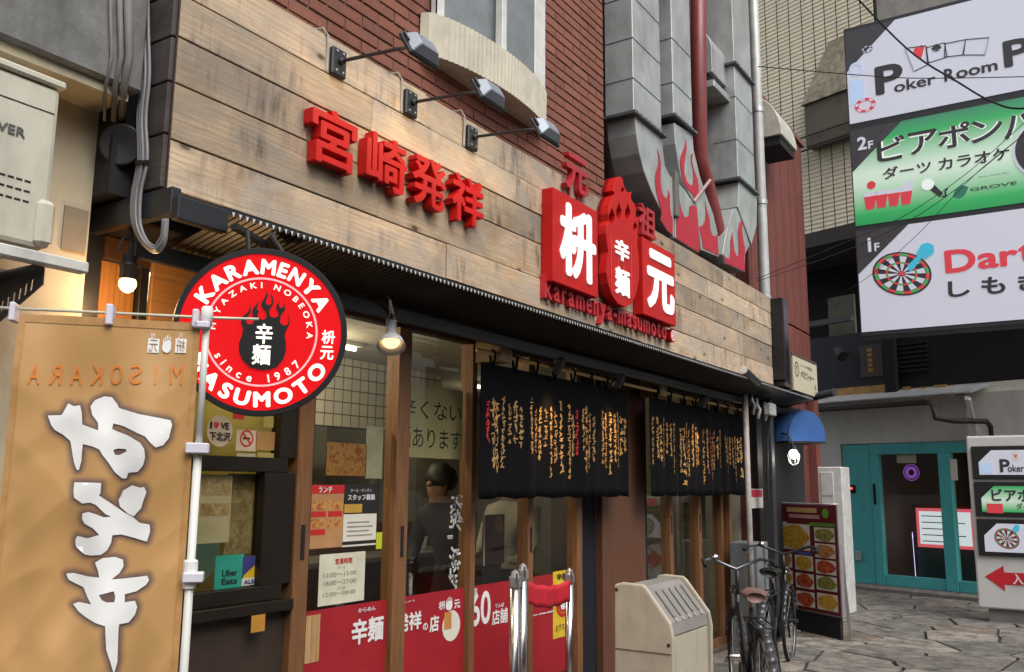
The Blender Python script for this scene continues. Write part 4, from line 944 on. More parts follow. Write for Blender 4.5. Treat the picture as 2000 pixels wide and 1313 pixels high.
for s, v in (('月～金', .68), ('土日', .28)): stext(s, FG, b, (.38,v,.56,v+.06), M('pencil grey', (.12,.12,.10), .8), o, wf)
o, b = flat('food_photo_poster', FG, 645, 863, 720, 930, m_food1, 'dark food photograph poster with fried chicken and noodles behind the glass', w=-.02)
o, b = flat('vertical_notice', FG, 722, 832, 751, 935, M('notice paper', (.50,.48,.36), .8), 'tall narrow cream notice at the top right of the first door', w=-.02)
o, b = flat('not_spicy_notice', FG, 785, 745, 905, 898, M('notice tan', (.46,.41,.24), .8, var=.1), 'large tan paper notice reading 辛くない麺あります', w=-.012, t=.001)
stext('辛くない', FG, b, (.02,.53,.97,.80), m_ink, o, -.008, -.004); stext('麺あります', FG, b, (-.02,.13,.97,.42), m_ink, o, -.008, -.004)
o, b = flat('yellow_squiggle_sticker', FG, 735, 1040, 745, 1072, M('neon yellow', (.55,.62,.03), .5), 'small neon yellow handwritten sticker at the door edge', 'sticker', w=.001)
# red banner along the bottom of the doors
FV = FG
m_banner = M('banner red', (.36,.012,.022), .55, var=.12)
def banner(x0, x1, z1, lab): 
    q = MB(); q.box(x0+.03, x1-.002, W+.0005, W+.0025, .30, z1); return q.obj('door_banner', m_banner, tags=(lab, 'banner', 'red banners along the doors'))
bn1 = banner(3.10, 3.715, .955, 'red banner with からめん over 辛麺 at the foot of the first door')
bn2 = banner(3.82, 4.405, .955, 'red banner with はっしょう over 発祥の店 at the foot of the second door')
bn3 = banner(4.455, 5.055, .955, 'red banner with big white 60店舗 at the foot of the third door')
bn4 = banner(5.115, 5.715, .955, 'dark red menu banner behind the belt stanchions')
def btext(s, par, px0, py0, px1, py1, bold=.02):
    a = FV.uv(px0, py0); c = FV.uv(px1, py1); text('lettering', s, FV, (a[0], a[1], c[0], c[1]), m_wprint, par, .0055, bold=bold)
btext('からめん', bn1, 698, 1197, 732, 1183, .01); btext('辛麺', bn1, 684, 1262, 748, 1200, .03)
q = MB(); q.fbox(FV, FV.uv(583,1215)[0], .72, FV.uv(624,1205)[0], FV.uv(600,1203)[1], .0055, .0065); q.obj('wood_photo', M('slat photo', (.45,.27,.12), .7, var=.5, scale=14, stretch=(12,1,.2)), bn1)
btext('はっしょう', bn2, 773, 1180, 808, 1171, .01); btext('発祥', bn2, 770, 1238, 822, 1192, .03); btext('の', bn2, 824, 1232, 834, 1216, .02); btext('店', bn2, 837, 1236, 856, 1200, .03)
btext('枡', bn2, 855, 1192, 868, 1173, .02); btext('元', bn2, 885, 1189, 897, 1170, .02)
q = MB(); pa = FV.uv(869, 1193); pb = FV.uv(883, 1163); q.poly(FV, [((x-475)/340*(pb[0]-pa[0])+pa[0], (925-y)/560*(pb[1]-pa[1])+pa[1]) for x, y in pp], .0055); q.obj('pot_emblem', m_wprint, bn2)
q = MB(); q.lathe(FV.p(FV.uv(880,1222)[0], FV.uv(880,1222)[1], .0055), FV.n, [(0,.0),(0,.085)], 24); q.obj('bowl_photo', m_paper, bn2)
q = MB(); q.fbox(FV, FV.uv(866,1210)[0], .74, FV.uv(880,1200)[0], FV.uv(870,1196)[1], .0065, .0075); q.obj('noodle_photo', M('noodle orange', (.55,.24,.06), .6), bn2)
btext('60', bn3, 916, 1226, 957, 1152, .02); btext('てんぽ', bn3, 965, 1188, 983, 1176, .01); btext('店舗', bn3, 959, 1222, 990, 1186, .02); btext('全国', bn3, 917, 1167, 930, 1148, .01)
btext('枡元', bn4, 1045, 1180, 1075, 1165, .02); btext('辛麺屋', bn4, 1035, 1205, 1080, 1192, .02)
q = MB(); q.lathe(FV.p(FV.uv(1058,1174)[0], FV.uv(1058,1172)[1], .0035), FV.n, [(0,.0),(0,.05)], 20); q.obj('emblem_disc', M('rose print', (.45,.10,.10), .6), bn4)
o, b = flat('yellow_poster', FG, 1079, 1117, 1111, 1240, M('poster yellow', (.72,.50,.03), .6), 'narrow yellow poster with round red emblem by the right stanchion', w=.004)
q = MB(); cc = FG.uv(1098, 1176); q.lathe(FG.p(cc[0], cc[1], .007), FG.n, [(0,.075),(0,.10)], 24); q.lathe(FG.p(cc[0], cc[1], .0065), FG.n, [(0,.0),(0,.070)], 24); q.obj('red_emblem', m_redprint, o)
q = MB(); pa = (cc[0]-.035, cc[1]-.05); pb = (cc[0]+.035, cc[1]+.06); q.poly(FG, [((x-475)/340*(pb[0]-pa[0])+pa[0], (925-y)/560*(pb[1]-pa[1])+pa[1]) for x, y in pp], .0085); q.obj('pot_mark', m_wprint, o)
stext('辛麺', FG, b, (.2,.86,.85,.96), m_ink, o, .0075, .02); stext('おすすめ', FG, b, (.15,.10,.85,.20), m_ink, o, .0075)
# white brush stickers on the third post's glass
q = MB(); r2 = random.Random(3)
for k in range(46):
    pxx = r2.uniform(878, 903); pyy = r2.uniform(965, 1165)
    a = FG.uv(pxx, pyy); l = r2.uniform(.012, .035); an = r2.choice((0, 0, 1.57, .8, -.7)); 
    ee = Fr(FG.p(a[0], a[1], .002), FG.ex*math.cos(an)+FG.up*math.sin(an), FG.up*math.cos(an)-FG.ex*math.sin(an)); q.fbox(ee, -l, -.007, l, .007, 0, .001)
bs = thing('brush_sticker', 'white brush stroke lettering stuck on glass beside the third post', 'sticker', FG.p(*FG.uv(890,1165), 0)); q.obj('brush_lettering', M('sticker white', (.6,.6,.58), .6), bs)['kind'] = 'stuff'
# left window stickers
WS = Fr((0, W+.004, 0), (1,0,0)); WL = Fr((0, W+.012, 0), (1,0,0))
cc = WS.uv(429, 842); q = MB(); q.lathe(WS.p(cc[0], cc[1], .002), WS.n, [(-.001,0),(-.001,.068),(0,.068),(0,0)], 28)
o = q.obj('round_sticker', M('sticker tan', (.52,.44,.32), .7), tags=('round cream sticker reading I LOVE 下北沢 on the window', 'sticker'))
text('lettering', 'I', WS, (cc[0]-.055, cc[1]+.008, cc[0]-.045, cc[1]+.038), m_ink, o, .004, bold=.03); text('heart', '♥', WS, (cc[0]-.036, cc[1]+.008, cc[0]-.008, cc[1]+.038), m_redprint, o, .004); text('lettering', 'VE', WS, (cc[0]+.0, cc[1]+.008, cc[0]+.045, cc[1]+.038), m_ink, o, .004, bold=.03)
text('lettering', '下北沢', WS, (cc[0]-.055, cc[1]-.042, cc[0]+.055, cc[1]-.004), m_ink, o, .004, bold=.02)
o, b = flat('no_smoking_sign', WS, 462, 839, 499, 882, M('sign cream', (.60,.50,.36), .7), 'square no smoking sign on the window beside the round sticker', 'sign', w=.001)
cc = ((b[0]+b[2])/2, b[1]+(b[3]-b[1])*.60); q = MB(); q.lathe(WS.p(cc[0], cc[1], .0035), WS.n, [(0,.030),(0,.038)], 24)
ee = Fr(WS.p(cc[0], cc[1], .003), WS.ex*.7-WS.up*.7, WS.up*.7+WS.ex*.7); q.fbox(ee, -.033, -.004, .033, .004, .0006, .0012); q.obj('prohibition_ring', m_redprint, o)
q = MB(); q.fbox(WS, cc[0]-.02, cc[1]-.005, cc[0]+.018, cc[1]+.005, .0026, .003); q.obj('cigarette', m_ink, o)
flat('orange_label', WS, 500, 842, 535, 880, M('label orange', (.42,.22,.07), .7), 'small orange label right of the no smoking sign', 'sticker', w=.001)
flat('mustard_tag', WS, 515, 812, 533, 836, M('label mustard', (.42,.32,.08), .7), 'small mustard tag at the top right window corner', 'sticker', w=.001)
flat('amber_note', WS, 502, 884, 534, 898, M('note amber', (.40,.30,.10), .7), 'narrow amber note low in the upper window pane', 'sticker', w=.001)
flat('pale_note', WS, 462, 885, 498, 898, M('note pale', (.46,.42,.26), .7), 'narrow pale note under the no smoking sign', 'sticker', w=.001)
o, b = flat('red_strip_sticker', WS, 455, 806, 476, 820, m_redprint, 'small red strip sticker just below the round sign', 'sticker', w=.001)
o, b = flat('service_leaflet', WL, 392, 927, 446, 1059, M('leaflet cream', (.42,.38,.20), .7), 'cream leaflet with small portraits in the lower window', w=.001)
sub('photo_row', WL, b, (.05,.70,.95,.97), m_sketch, o, .003); sub('photo_row', WL, b, (.05,.40,.95,.58), m_sketch, o, .003)
flat('sketch_poster', WL, 455, 925, 508, 1080, m_sketch, 'faded orange sketch poster in the lower window', w=-.03)
o, b = flat('delivery_sticker', WL, 421, 1086, 473, 1146, M('sticker teal', (.03,.36,.26), .5), 'teal delivery service sticker in the lower window corner', 'sticker', w=.001)
stext('Uber', WL, b, (.24,.36,.78,.56), m_ink, o, .003, .02); stext('Eats', WL, b, (.24,.12,.78,.31), m_ink, o, .003, .02)
o, b = flat('security_sticker', WL, 474, 1087, 514, 1140, M('sticker yellow', (.75,.52,.02), .5), 'yellow and blue security sticker right of the teal sticker', 'sticker', w=.001)
q = MB(); q.poly(WL, [(b[0], b[3]), (b[2], b[3]), (b[0], b[1]+(b[3]-b[1])*.3)][::-1], .0035); q.obj('blue_triangle', M('print blue', (.05,.05,.22), .5), o); sub('base_strip', WL, b, (0,0,1,.25), m_paper, o, .003); stext('ALSOK', WL, b, (.08,.05,.92,.20), M('print blue', (.05,.05,.22), .5), o, .005, .03)
cc = WL.uv(385, 1085); q = MB(); q.lathe(WL.p(cc[0], cc[1], .002), WL.n, [(-.001,0),(-.001,.11),(0,.11),(0,0)], 28); q.obj('green_round_sticker', M('sticker green', (.05,.10,.06), .6), tags=('large dark green round sticker half hidden by the flag pole', 'sticker'))
o, b = flat('orange_card', FY(W-.06), 491, 1203, 516, 1232, M('card orange', (.60,.28,.04), .6), 'small orange card hanging under the window sill', 'card', w=.001)

# ---- noren curtains
rod = MB(); rod.tube([(4.22, .27, 2.327), (6.6, .27, 2.322), (9.0, .27, 2.327)], .014, 10)
rd = rod.obj('bamboo_rod', M('bamboo', (.52,.36,.16), .5, var=.2), smooth=True, tags=('long bamboo rod holding the two black noren curtains', 'rod'))
def noren(x0, x1, npan, seed, lab, hot):
    rr = random.Random(seed); zt, zb = 2.262, 1.475
    t = thing('noren_curtain', lab, 'curtain', ((x0+x1)/2, .27, zb), 'black noren curtains')
    m_n = M('noren black', (.005,.005,.006), .95, bmp=.2, spec=.12); pw = (x1-x0)/npan
    mats = {'g': M('gold ink', (.62,.34,.10), .7, var=.25, scale=18), 'w': M('pale gold ink', (.46,.27,.10), .7), 'r': M('red ink', (.55,.02,.02), .6)}
    for k in range(npan):
        a, b = x0+k*pw+.0015, x0+(k+1)*pw-.0015; ph = rr.uniform(0, 6); amp = rr.uniform(.008, .014)
        def sy(x, z, a=a, b=b, ph=ph, amp=amp):
            d = (zt-z)/(zt-zb); s_ = (x-a)/(b-a); return .27 + d*(amp*math.sin(s_*7+ph) + .012*math.sin(s_*15+ph*2) + .005*math.sin(ph)) 
        q = MB(); q.grid(26, 14, lambda s_, d: V((a+(b-a)*s_, sy(a+(b-a)*s_, zb+(zt-zb)*d), zb+(zt-zb)*d + (.006*math.sin(s_*9+ph) if d == 0 else 0))))
        pn = q.obj('curtain_panel', m_n, t, smooth=True, thick=.002)
        for j in range(2):
            xx = a + (b-a)*(.25+.5*j); q = MB(); q.tube([(xx, .266, zt-.02), (xx, .249, 2.33), (xx, .27, 2.348), (xx, .291, 2.33), (xx, .274, zt-.02)], .008, 6); q.obj('loop', m_n, t)
        # columns of brush writing
        ncol = 7; 
        for c_ in range(ncol):
            xx = a + (b-a)*(.12 + .76*c_/(ncol-1)) + rr.uniform(-.01, .01); big = rr.random() < .3
            z = zt - rr.uniform(.15, .24); end = zb + rr.uniform(.14, .36); wd = .036 if big else .022
            key = 'r' if rr.random() < .09 else ('g' if rr.random() < .65 else 'w'); q = MB()
            while z > end:
                h = wd*rr.uniform(1.3, 2.0)
                for s_ in range(rr.choice((3,4,5))):
                    cx = xx + rr.uniform(-.5, .5)*wd; cz = z - rr.uniform(.1, .9)*h; an = rr.choice((0.05,.2,1.5,1.7,.9,-.8)); ln = wd*rr.uniform(.45, .9); th = wd*rr.uniform(.11, .21)
                    P = []
                    for (du, dv) in ((-1,-.6),(-.2,-1),(.9,-.5),(1,.5),(.1,1),(-.9,.8)):
                        u = du*ln*math.cos(an) - dv*th*math.sin(an); v = du*ln*math.sin(an) + dv*th*math.cos(an); x_, z_ = cx+u, cz+v
                        P.append(V((x_, sy(x_, z_) - .0035 - rr.uniform(0,.0006), z_)))
                    q.add(P, [tuple(range(6))])
                z -= h*1.12
            q.obj('brush_writing', mats[key], t)['kind'] = 'stuff'
noren(4.255, 6.235, 4, 5, 'wider black noren with gold and red brush writing left of the brown panel', 1)
noren(6.63, 8.87, 4, 9, 'black noren with gold brush writing right of the brown panel', 2)
# black spotlights under the awning
def spot(px, py, y, lab):
    c = oy(px, py, y); t = thing('ceiling_spotlight', lab, 'spotlight', c - V((0,0,.07)), 'black spotlights under the awning')
    ax = V((.15,.55,-.8)).normalized(); q = MB(); q.lathe(c - ax*.05, ax, [(0,.0),(0,.028),(.03,.036),(.10,.042),(.10,.036),(.085,0)], 16); q.obj('spot_head', m_black, t, smooth=False)
    q = MB(); q.tube([c - ax*.03, V((c.x, c.y, c.z+.08)), V((c.x, c.y, 2.499))], .007, 6); q.obj('stem', m_black, t)
    L = bpy.data.lights.new('spot_beam', 'SPOT'); L.energy = 17.0; L.color = (1,.62,.27); L.spot_size = RAD(58); L.spot_blend = .8; L.shadow_soft_size = .03
    lo = bpy.data.objects.new('spot_beam', L); COL.objects.link(lo); lo.parent = t; aim = V((0,.2,-1)).normalized(); lo.location = c + V((0,-.06,-.03)) - ORG[t.name]; lo.rotation_euler = aim.to_track_quat('-Z','Y').to_euler()
spot(1090, 712, .19, 'black spotlight over the middle of the wider noren'); spot(1208, 742, .19, 'black spotlight at the right end of the wider noren')
spot(1374, 783, .19, 'black spotlight over the right hand noren')
# lit clip lamp
cl = thing('clip_lamp', 'lit white bell shaped clip lamp hanging above the glass doors', 'lamp', (3.26, .1, 2.18)); c = V((3.255, .10, 2.222))
ax = V((-.38,-.34,-.86)).normalized(); q = MB(); q.lathe(c, ax, [(-.13,.0),(-.13,.022),(-.05,.026),(-.045,.03),(-.02,.055),(.022,.070),(.024,.068),(-.018,.052),(-.04,.02)], 24); q.obj('shade', M('lamp shade', (.55,.55,.57), .4), cl, smooth=True)
q = MB(); q.lathe(c, ax, [(-.03,.0),(-.03,.030),(-.005,.042),(.006,.036),(.012,0)], 18); q.obj('bulb', EM('warm bulb b', (1,.68,.30), 1.9), cl, smooth=True)
q = MB(); 
for s_ in (-1, 1): q.tube([c-ax*.09+V((.03*s_,0,0)), c-ax*.14+V((.036*s_,0,0)), c-ax*.19+V((.012*s_,0,0)), V((c.x, c.y+.02, 2.45))], .005, 6)
q.obj('wire_clip', m_alum, cl); q = MB(); q.tube([V((c.x,c.y+.02,2.44)), V((c.x,c.y+.03,2.50))], .014, 8); q.obj('clamp', m_steeldk, cl)
L = bpy.data.lights.new('clip_light', 'SPOT'); L.energy = 4.0; L.color = (1,.74,.42); L.spot_size = RAD(150); L.spot_blend = .7; L.shadow_soft_size = .04
lo = bpy.data.objects.new('clip_light', L); COL.objects.link(lo); lo.parent = cl; lo.location = c + ax*.03 - ORG[cl.name]; lo.rotation_euler = ax.to_track_quat('-Z','Y').to_euler()

# ================================================================ inside the shop
it = thing('service_counter', 'dark wooden service counter inside the shop', 'counter', (4.9, 2.0, .06))
q = MB(); q.box(3.3, 6.1, 1.75, 2.25, .06, 1.0); q.obj('counter_front', M('counter wood', (.09,.035,.02), .5), it)
q = MB(); q.box(3.25, 6.15, 1.65, 2.3, 1.0, 1.04); q.obj('counter_top', M('counter top', (.22,.20,.18), .3), it, bevel=.004)
q = MB(); q.box(3.3, 6.1, 2.05, 2.2, 1.041, 1.25); q.obj('upper_shelf', M('counter wood', (.09,.035,.02), .5), it)
tb = thing('dining_table', 'low dark table with grey top behind the second glass door', 'table', (4.5, 1.25, .06))
q = MB(); q.box(3.95, 5.3, 1.05, 1.5, .72, .75); q.obj('table_top', M('table grey', (.30,.29,.27), .3), tb, bevel=.004)
for x in (4.0, 5.2):
    for y in (1.1, 1.42): q = MB(); q.box(x, x+.05, y, y+.05, .06, .72); q.obj('leg', m_blackmat, tb)
for k, (x, y, h, col) in enumerate(((3.55,1.85,.10,(.5,.5,.48)), (3.68,1.9,.08,(.08,.08,.09)), (3.8,1.85,.12,(.45,.45,.43)), (5.35,1.8,.14,(.03,.06,.3)), (5.55,1.8,.12,(.02,.04,.22)), (5.75,1.85,.10,(.6,.6,.6)))):
    q = MB(); q.lathe((x, y, 1.042), (0,0,1), [(0,0),(0,.03),(h*.8,.04),(h,.036),(h,.03),(.01,.025)], 14)
    q.obj('condiment_jar', M('jar %d' % k, col, .3), tags=(['pale cup at the left end of the counter', 'black holder beside the pale cup on the counter', 'tall pale cup on the counter', 'tall blue jar on the right of the counter', 'dark blue jar on the right of the counter', 'white jar at the far right of the counter'][k], 'jar', 'jars on the counter'))
FBk = FY(3.9)
for k, (x0, x1, z0, z1, mt, lab) in enumerate(((4.6,5.1,1.5,2.0,m_sketch,'framed brown print on the rear wall'), (5.4,5.9,1.5,2.1,m_food1,'orange menu poster on the rear wall'), (6.2,6.7,1.4,2.2,m_paper,'pale sheet on the rear wall'))):
    q = MB(); q.fbox(FBk, x0, z0, x1, z1, .002, .012); q.obj('wall_poster', mt, tags=(lab, 'poster'))
q = MB(); q.box(3.3, 4.6, 3.4, 3.7, 1.75, 2.5); q.obj('wall_cabinet', M('cabinet grey', (.20,.19,.17), .6), tags=('grey wall cabinet above the kitchen', 'cabinet'))
def tube_light(x, y, lab, e):
    t = thing('ceiling_light', lab, 'ceiling light', (x, y, 2.5)); q = MB(); q.box(x-.5, x+.5, y-.06, y+.06, 2.53, 2.558); q.obj('fixture', m_wprint, t); 
    q = MB(); q.tube([(x-.48,y,2.515),(x+.48,y,2.515)], .014, 8); q.obj('tube', EM('fluorescent', (1,.93,.78), 5.0), t)
    L = bpy.data.lights.new('tube_glow', 'POINT'); L.shadow_soft_size = .12; L.energy = e; L.color = (1,.86,.62)
    lo = bpy.data.objects.new('tube_glow', L); COL.objects.link(lo); lo.parent = t; lo.location = (0, 0, -.12)
tube_light(4.3, 1.75, 'lit fluorescent ceiling light in the kitchen', 28.0); tube_light(2.75, .95, 'lit fluorescent ceiling light over the left window', 36.0); tube_light(7.6, 2.4, 'lit fluorescent ceiling light in the right hand room', 9.0)
mp_ = thing('menu_stand', 'dark standing menu with bowl picture behind the third glass door', 'menu', (4.9, .72, .75)); MSF = FY(.62)
b = MSF.box(945, 1006, 985, 1100); q = MB(); q.fbox(MSF, *b, -.01, .0); q.obj('menu_board', M('menu dark', (.05,.025,.035), .5), mp_); sub('border', MSF, (b[0], b[1], b[0]+.012, b[3]), (0,0,1,1), m_paper, mp_, .001)
q = MB(); q.lathe(MSF.p(b[0]+(b[2]-b[0])*.7, b[1]+(b[3]-b[1])*.8, .001), MSF.n, [(0,0),(0,.055)], 20); q.obj('bowl_picture', m_food1, mp_)
q = MB(); q.box((b[0]+b[2])/2-.1, (b[0]+b[2])/2+.1, .63, .70, .06, b[1]); q.obj('stand', m_blackmat, mp_)
for k, (x0, x1, mt) in enumerate(((7.0, 7.3, m_food3), (7.55, 7.95, m_food2))):
    q = MB(); q.box(x0, x1, 1.0, 1.4, .06, 1.6); t = q.obj('display_shelf', M('shelf brown', (.10,.06,.035), .6), tags=(('narrow' if k == 0 else 'wide')+' brown display shelf with menus inside the right hand doors', 'shelf'))
    q = MB(); q.box(x0+.03, x1-.03, .985, .998, .8, 1.5); q.obj('menu_print', mt, t)

bk = oy(600, 760, 2.3); b2_ = oy(770, 835, 2.3)
def tile_mat():
    m, t, b = newmat('white grid tile'); br_ = nd(t, 'ShaderNodeTexBrick'); br_.offset = 0; br_.inputs['Color1'].default_value = (.62,.60,.52,1); br_.inputs['Color2'].default_value = (.56,.54,.47,1); br_.inputs['Mortar'].default_value = (.12,.11,.10,1)
    br_.inputs['Scale'].default_value = 1; br_.inputs['Brick Width'].default_value = .1; br_.inputs['Row Height'].default_value = .1; br_.inputs['Mortar Size'].default_value = .005
    p = pos(t); p.inputs['Rotation'].default_value = (RAD(-90), 0, 0); t.links.new(p.outputs[0], br_.inputs['Vector']); t.links.new(br_.outputs[0], b.inputs['Base Color']); b.inputs['Roughness'].default_value = .3; return m
q = MB(); q.box(3.2, 6.6, 2.35, 2.45, 2.0, 2.558); q.obj('tiled_bulkhead', tile_mat(), tags=('white grid tiled bulkhead above the kitchen counter', 'wall'))
fg = thing('refrigerator', 'grey upright refrigerator behind the counter', 'refrigerator', (6.6, 3.2, .06)); q = MB(); q.box(6.3, 6.95, 2.9, 3.5, .06, 1.9); q.obj('refrigerator_body', M('fridge grey', (.35,.35,.34), .4, .3), fg, bevel=.01); q = MB(); q.box(6.34, 6.36, 2.87, 2.899, .9, 1.6); q.obj('handle', m_chrome, fg)
for k, x in enumerate((3.5, 4.05)):
    t = thing('bar_stool', ('left' if k == 0 else 'right') + ' dark bar stool at the counter seen through the first doors', 'stool', (x, 1.45, .06), 'bar stools'); q = MB(); q.lathe((x,1.45,.62), (0,0,1), [(0,0),(0,.16),(.04,.17),(.06,.14),(.06,0)], 18); q.obj('seat', m_dkwood, t); q = MB(); q.tube([(x,1.45,.07),(x,1.45,.62)], .025, 10); q.lathe((x,1.45,.061), (0,0,1), [(0,0),(0,.18),(.02,.17),(.03,.03)], 18); q.obj('leg', m_chrome, t)
# people inside
def person(name, lab, x, y, lean, cloth, skin_z, hair=True, arm=0):
    t = thing(name, lab, 'person', (x, y, .06)); m = bpy.data.meshes.new('body')
    vs = [(0,0,.86),(0,0,1.02),(lean*.4,0,1.22),(lean*.7,0,1.36),(lean,0,1.44),(lean*1.15,0,1.51),(lean*1.2,0,1.60),
          (lean*.7,.17,1.36),(lean*.5-.05,.23,1.12),(-.24,.18,1.02),(-.33,.15,1.03), (lean*.7,-.17,1.36),(lean*.5-.05,-.23,1.12),(-.24,-.18,1.00),(-.33,-.16,1.01),
          (0,.10,.80),(.02,.11,.45),(.03,.11,.06),(-.10,.11,.05),(0,-.10,.80),(.02,-.11,.45),(.03,-.11,.06),(-.10,-.11,.05)]
    es = [(0,1),(1,2),(2,3),(3,4),(4,5),(5,6),(3,7),(7,8),(8,9),(9,10),(3,11),(11,12),(12,13),(13,14),(0,15),(15,16),(16,17),(17,18),(0,19),(19,20),(20,21),(21,22)]
    rr = [(.14,.11),(.13,.10),(.145,.11),(.13,.10),(.055,.055),(.085,.07),(.09,.075),(.065,.065),(.05,.05),(.034,.034),(.03,.022),(.065,.065),(.05,.05),(.034,.034),(.03,.022),(.09,.09),(.06,.06),(.045,.045),(.035,.03),(.09,.09),(.06,.06),(.045,.045),(.035,.03)]
    m.from_pydata(vs, es, []); o = bpy.data.objects.new('body', m); COL.objects.link(o); o.parent = t; o.location = (0,0,-.0); ORG[o.name] = V((x,y,.06))
    md = o.modifiers.new('skin', 'SKIN'); md.use_smooth_shade = True
    sv = m.skin_vertices[0].data
    for i, r in enumerate(rr): sv[i].radius = r; sv[i].use_root = (i == 0)
    o.modifiers.new('sub', 'SUBSURF').render_levels = 2
    mm, tt, bb = newmat('person ' + name); g = nd(tt, 'ShaderNodeTexCoord'); sp_ = nd(tt, 'ShaderNodeSeparateXYZ'); tt.links.new(g.outputs['Object'], sp_.inputs[0])
    rp = ramp(tt, sp_.outputs[2], [(0, (.02,.02,.025)), (.46, cloth)], 'CONSTANT')
    mr = nd(tt, 'ShaderNodeMapRange'); mr.inputs[1].default_value = 0; mr.inputs[2].default_value = 2.0; tt.links.new(sp_.outputs[2], mr.inputs[0])
    rp2 = ramp(tt, mr.outputs[0], [(0, (.02,.02,.025)), (.46, cloth), (.715, (.24,.14,.095))], 'CONSTANT'); tt.links.new(rp2.outputs[0], bb.inputs['Base Color']); bb.inputs['Roughness'].default_value = .8
    m.materials.append(mm)
    hx, hz = lean*1.18, 1.57
    q = MB(); c = V((x+hx+.03, y, .06+hz+.03))
    for a in range(1): q.grid(20, 10, lambda s_, d: c + V((math.cos(2*math.pi*s_)*math.sin(d*2.25)*(.122 if math.cos(2*math.pi*s_) > 0 else .098), math.sin(2*math.pi*s_)*math.sin(d*2.25)*.10, math.cos(d*2.25)*.118)) + V((0,0,0)) + mnoise.noise_vector(V((s_*14, d*6, 2)))*.011)
    q.obj('hair', M('black hair', (.008,.007,.007), .6), t, smooth=True, thick=.006)
    q = MB(); q.lathe(V((x+hx-.085, y, .06+hz-.005)), (-1,0,-.3), [(0,.022),(.02,.014),(.03,.0)], 10); q.obj('nose', M('skin', (.24,.14,.095), .6), t, smooth=True)
    for s_ in (-1, 1): q = MB(); q.lathe(V((x+hx, y+s_*.072, .06+hz-.01)), (0, s_, 0), [(0,.026),(.012,.022),(.014,0)], 10); q.obj('ear', M('skin', (.24,.14,.095), .6), t, smooth=True)
    t.scale = (1, 1, .955); return t
person('person', 'person in black clothes with dark hair leaning over the table inside', 4.98, .98, -.16, (.012,.012,.014), 0)
person('person', 'person in pale short sleeved shirt standing behind the wider noren', 5.80, 1.02, -.06, (.42,.40,.34), 0)
# ================================================================ far building closing the lane
G0 = oz(1720, 1142, .10); E1 = V((-.32, -.947, 0)).normalized(); FA = Fr((G0.x, G0.y, 0), E1)
fb = thing('corner_building', 'dark and white corner building with teal entrance closing the lane', 'building', (G0.x, G0.y, 0))
def fa(name, px0, py0, px1, py1, mat, par, w0=-.3, w1=0, bevel=0):
    a = FA.uvw(px0, py0, w1); c = FA.uvw(px1, py1, w1); q = MB()
    q.fbox(FA, min(a[0],c[0]), min(a[1],c[1]), max(a[0],c[0]), max(a[1],c[1]), w0, w1); return q.obj(name, mat, par, bevel=bevel)
def U_(px, py=950, w=0): return FA.uvw(px, py, w)[0]
def Z_(px, py, w=0): return FA.uvw(px, py, w)[1]
m_offw = M('off white wall', (.74,.72,.67), .85, var=.06, dirt=.2); m_navy = M('charcoal wall', (.022,.026,.034), .7); m_burnt = M('charred boards', (.012,.010,.009), .9, var=.5)
m_teal = M('teal paint', (.085,.47,.48), .45, var=.08, dirt=.1)
uA, uB = U_(1585), U_(2150)+3.0; zD = Z_(1720, 868); zC = Z_(1640, 800)
# walls around the entrance
q = MB(); q.fbox(FA, uA-1.2, zD+.02, uB, zC+.25, -.3, -.02); q.obj('white_wall', m_offw, fb)
q = MB(); q.fbox(FA, uA-1.2, 0, U_(1644), zD+.018, -.3, -.02); q.obj('white_wall', m_offw, fb)
zN = Z_(1640, 655)
q = MB(); q.fbox(FA, uA-1.2, zC+.252, U_(1757), zN, -.3, .02); q.obj('charcoal_wall', m_navy, fb)
q = MB(); q.fbox(FA, U_(1757)+.004, zC+.252, uB, zN+.3, -.3, -.02); q.obj('charred_wall', m_burnt, fb)
for k in range(7): q = MB(); z = Z_(1800, 668+k*9); q.fbox(FA, U_(1768), z-.02, U_(1830), z+.02, -.019, .01); q.obj('charred_slat', m_burnt, fb)
q = MB(); q.fbox(FA, U_(1633), Z_(1690,770), U_(1748), Z_(1690,755), .02, .035); q.obj('torn_plywood', M('plywood', (.50,.30,.10), .7, var=.3), fb)
for a, b_ in ((1775,1790),(1810,1822),(1838,1862),(1880,1900)): q = MB(); q.fbox(FA, U_(a), Z_(a,772), U_(b_), Z_(a, 748+rnd.uniform(-6,10)), -.018, .0); q.obj('torn_plywood', M('plywood', (.50,.30,.10), .7, var=.3), fb)
q = MB(); q.fbox(FA, U_(1697), Z_(1720,735), U_(1742), Z_(1720,672), .021, .05); q.obj('vent_window', M('vent brown', (.07,.055,.045), .6), fb)
for k in range(5): q = MB(); z = Z_(1720, 682+k*10); q.fbox(FA, U_(1712), z-.03, U_(1722), z+.03, .051, .056); q.obj('vent_pane', M('vent amber', (.35,.20,.07), .6), fb)
q = MB(); q.fbox(FA, U_(1748), Z_(1750,775), U_(1770), zN, .021, .12); q.obj('black_column', m_blackmat, fb)
q = MB(); q.fbox(FA, U_(1757)+.01, zN+.302, uB, 11.0, -.3, -.10); q.obj('upper_wall', M('upper grey wall', (.42,.40,.36), .85, dirt=.3), fb)
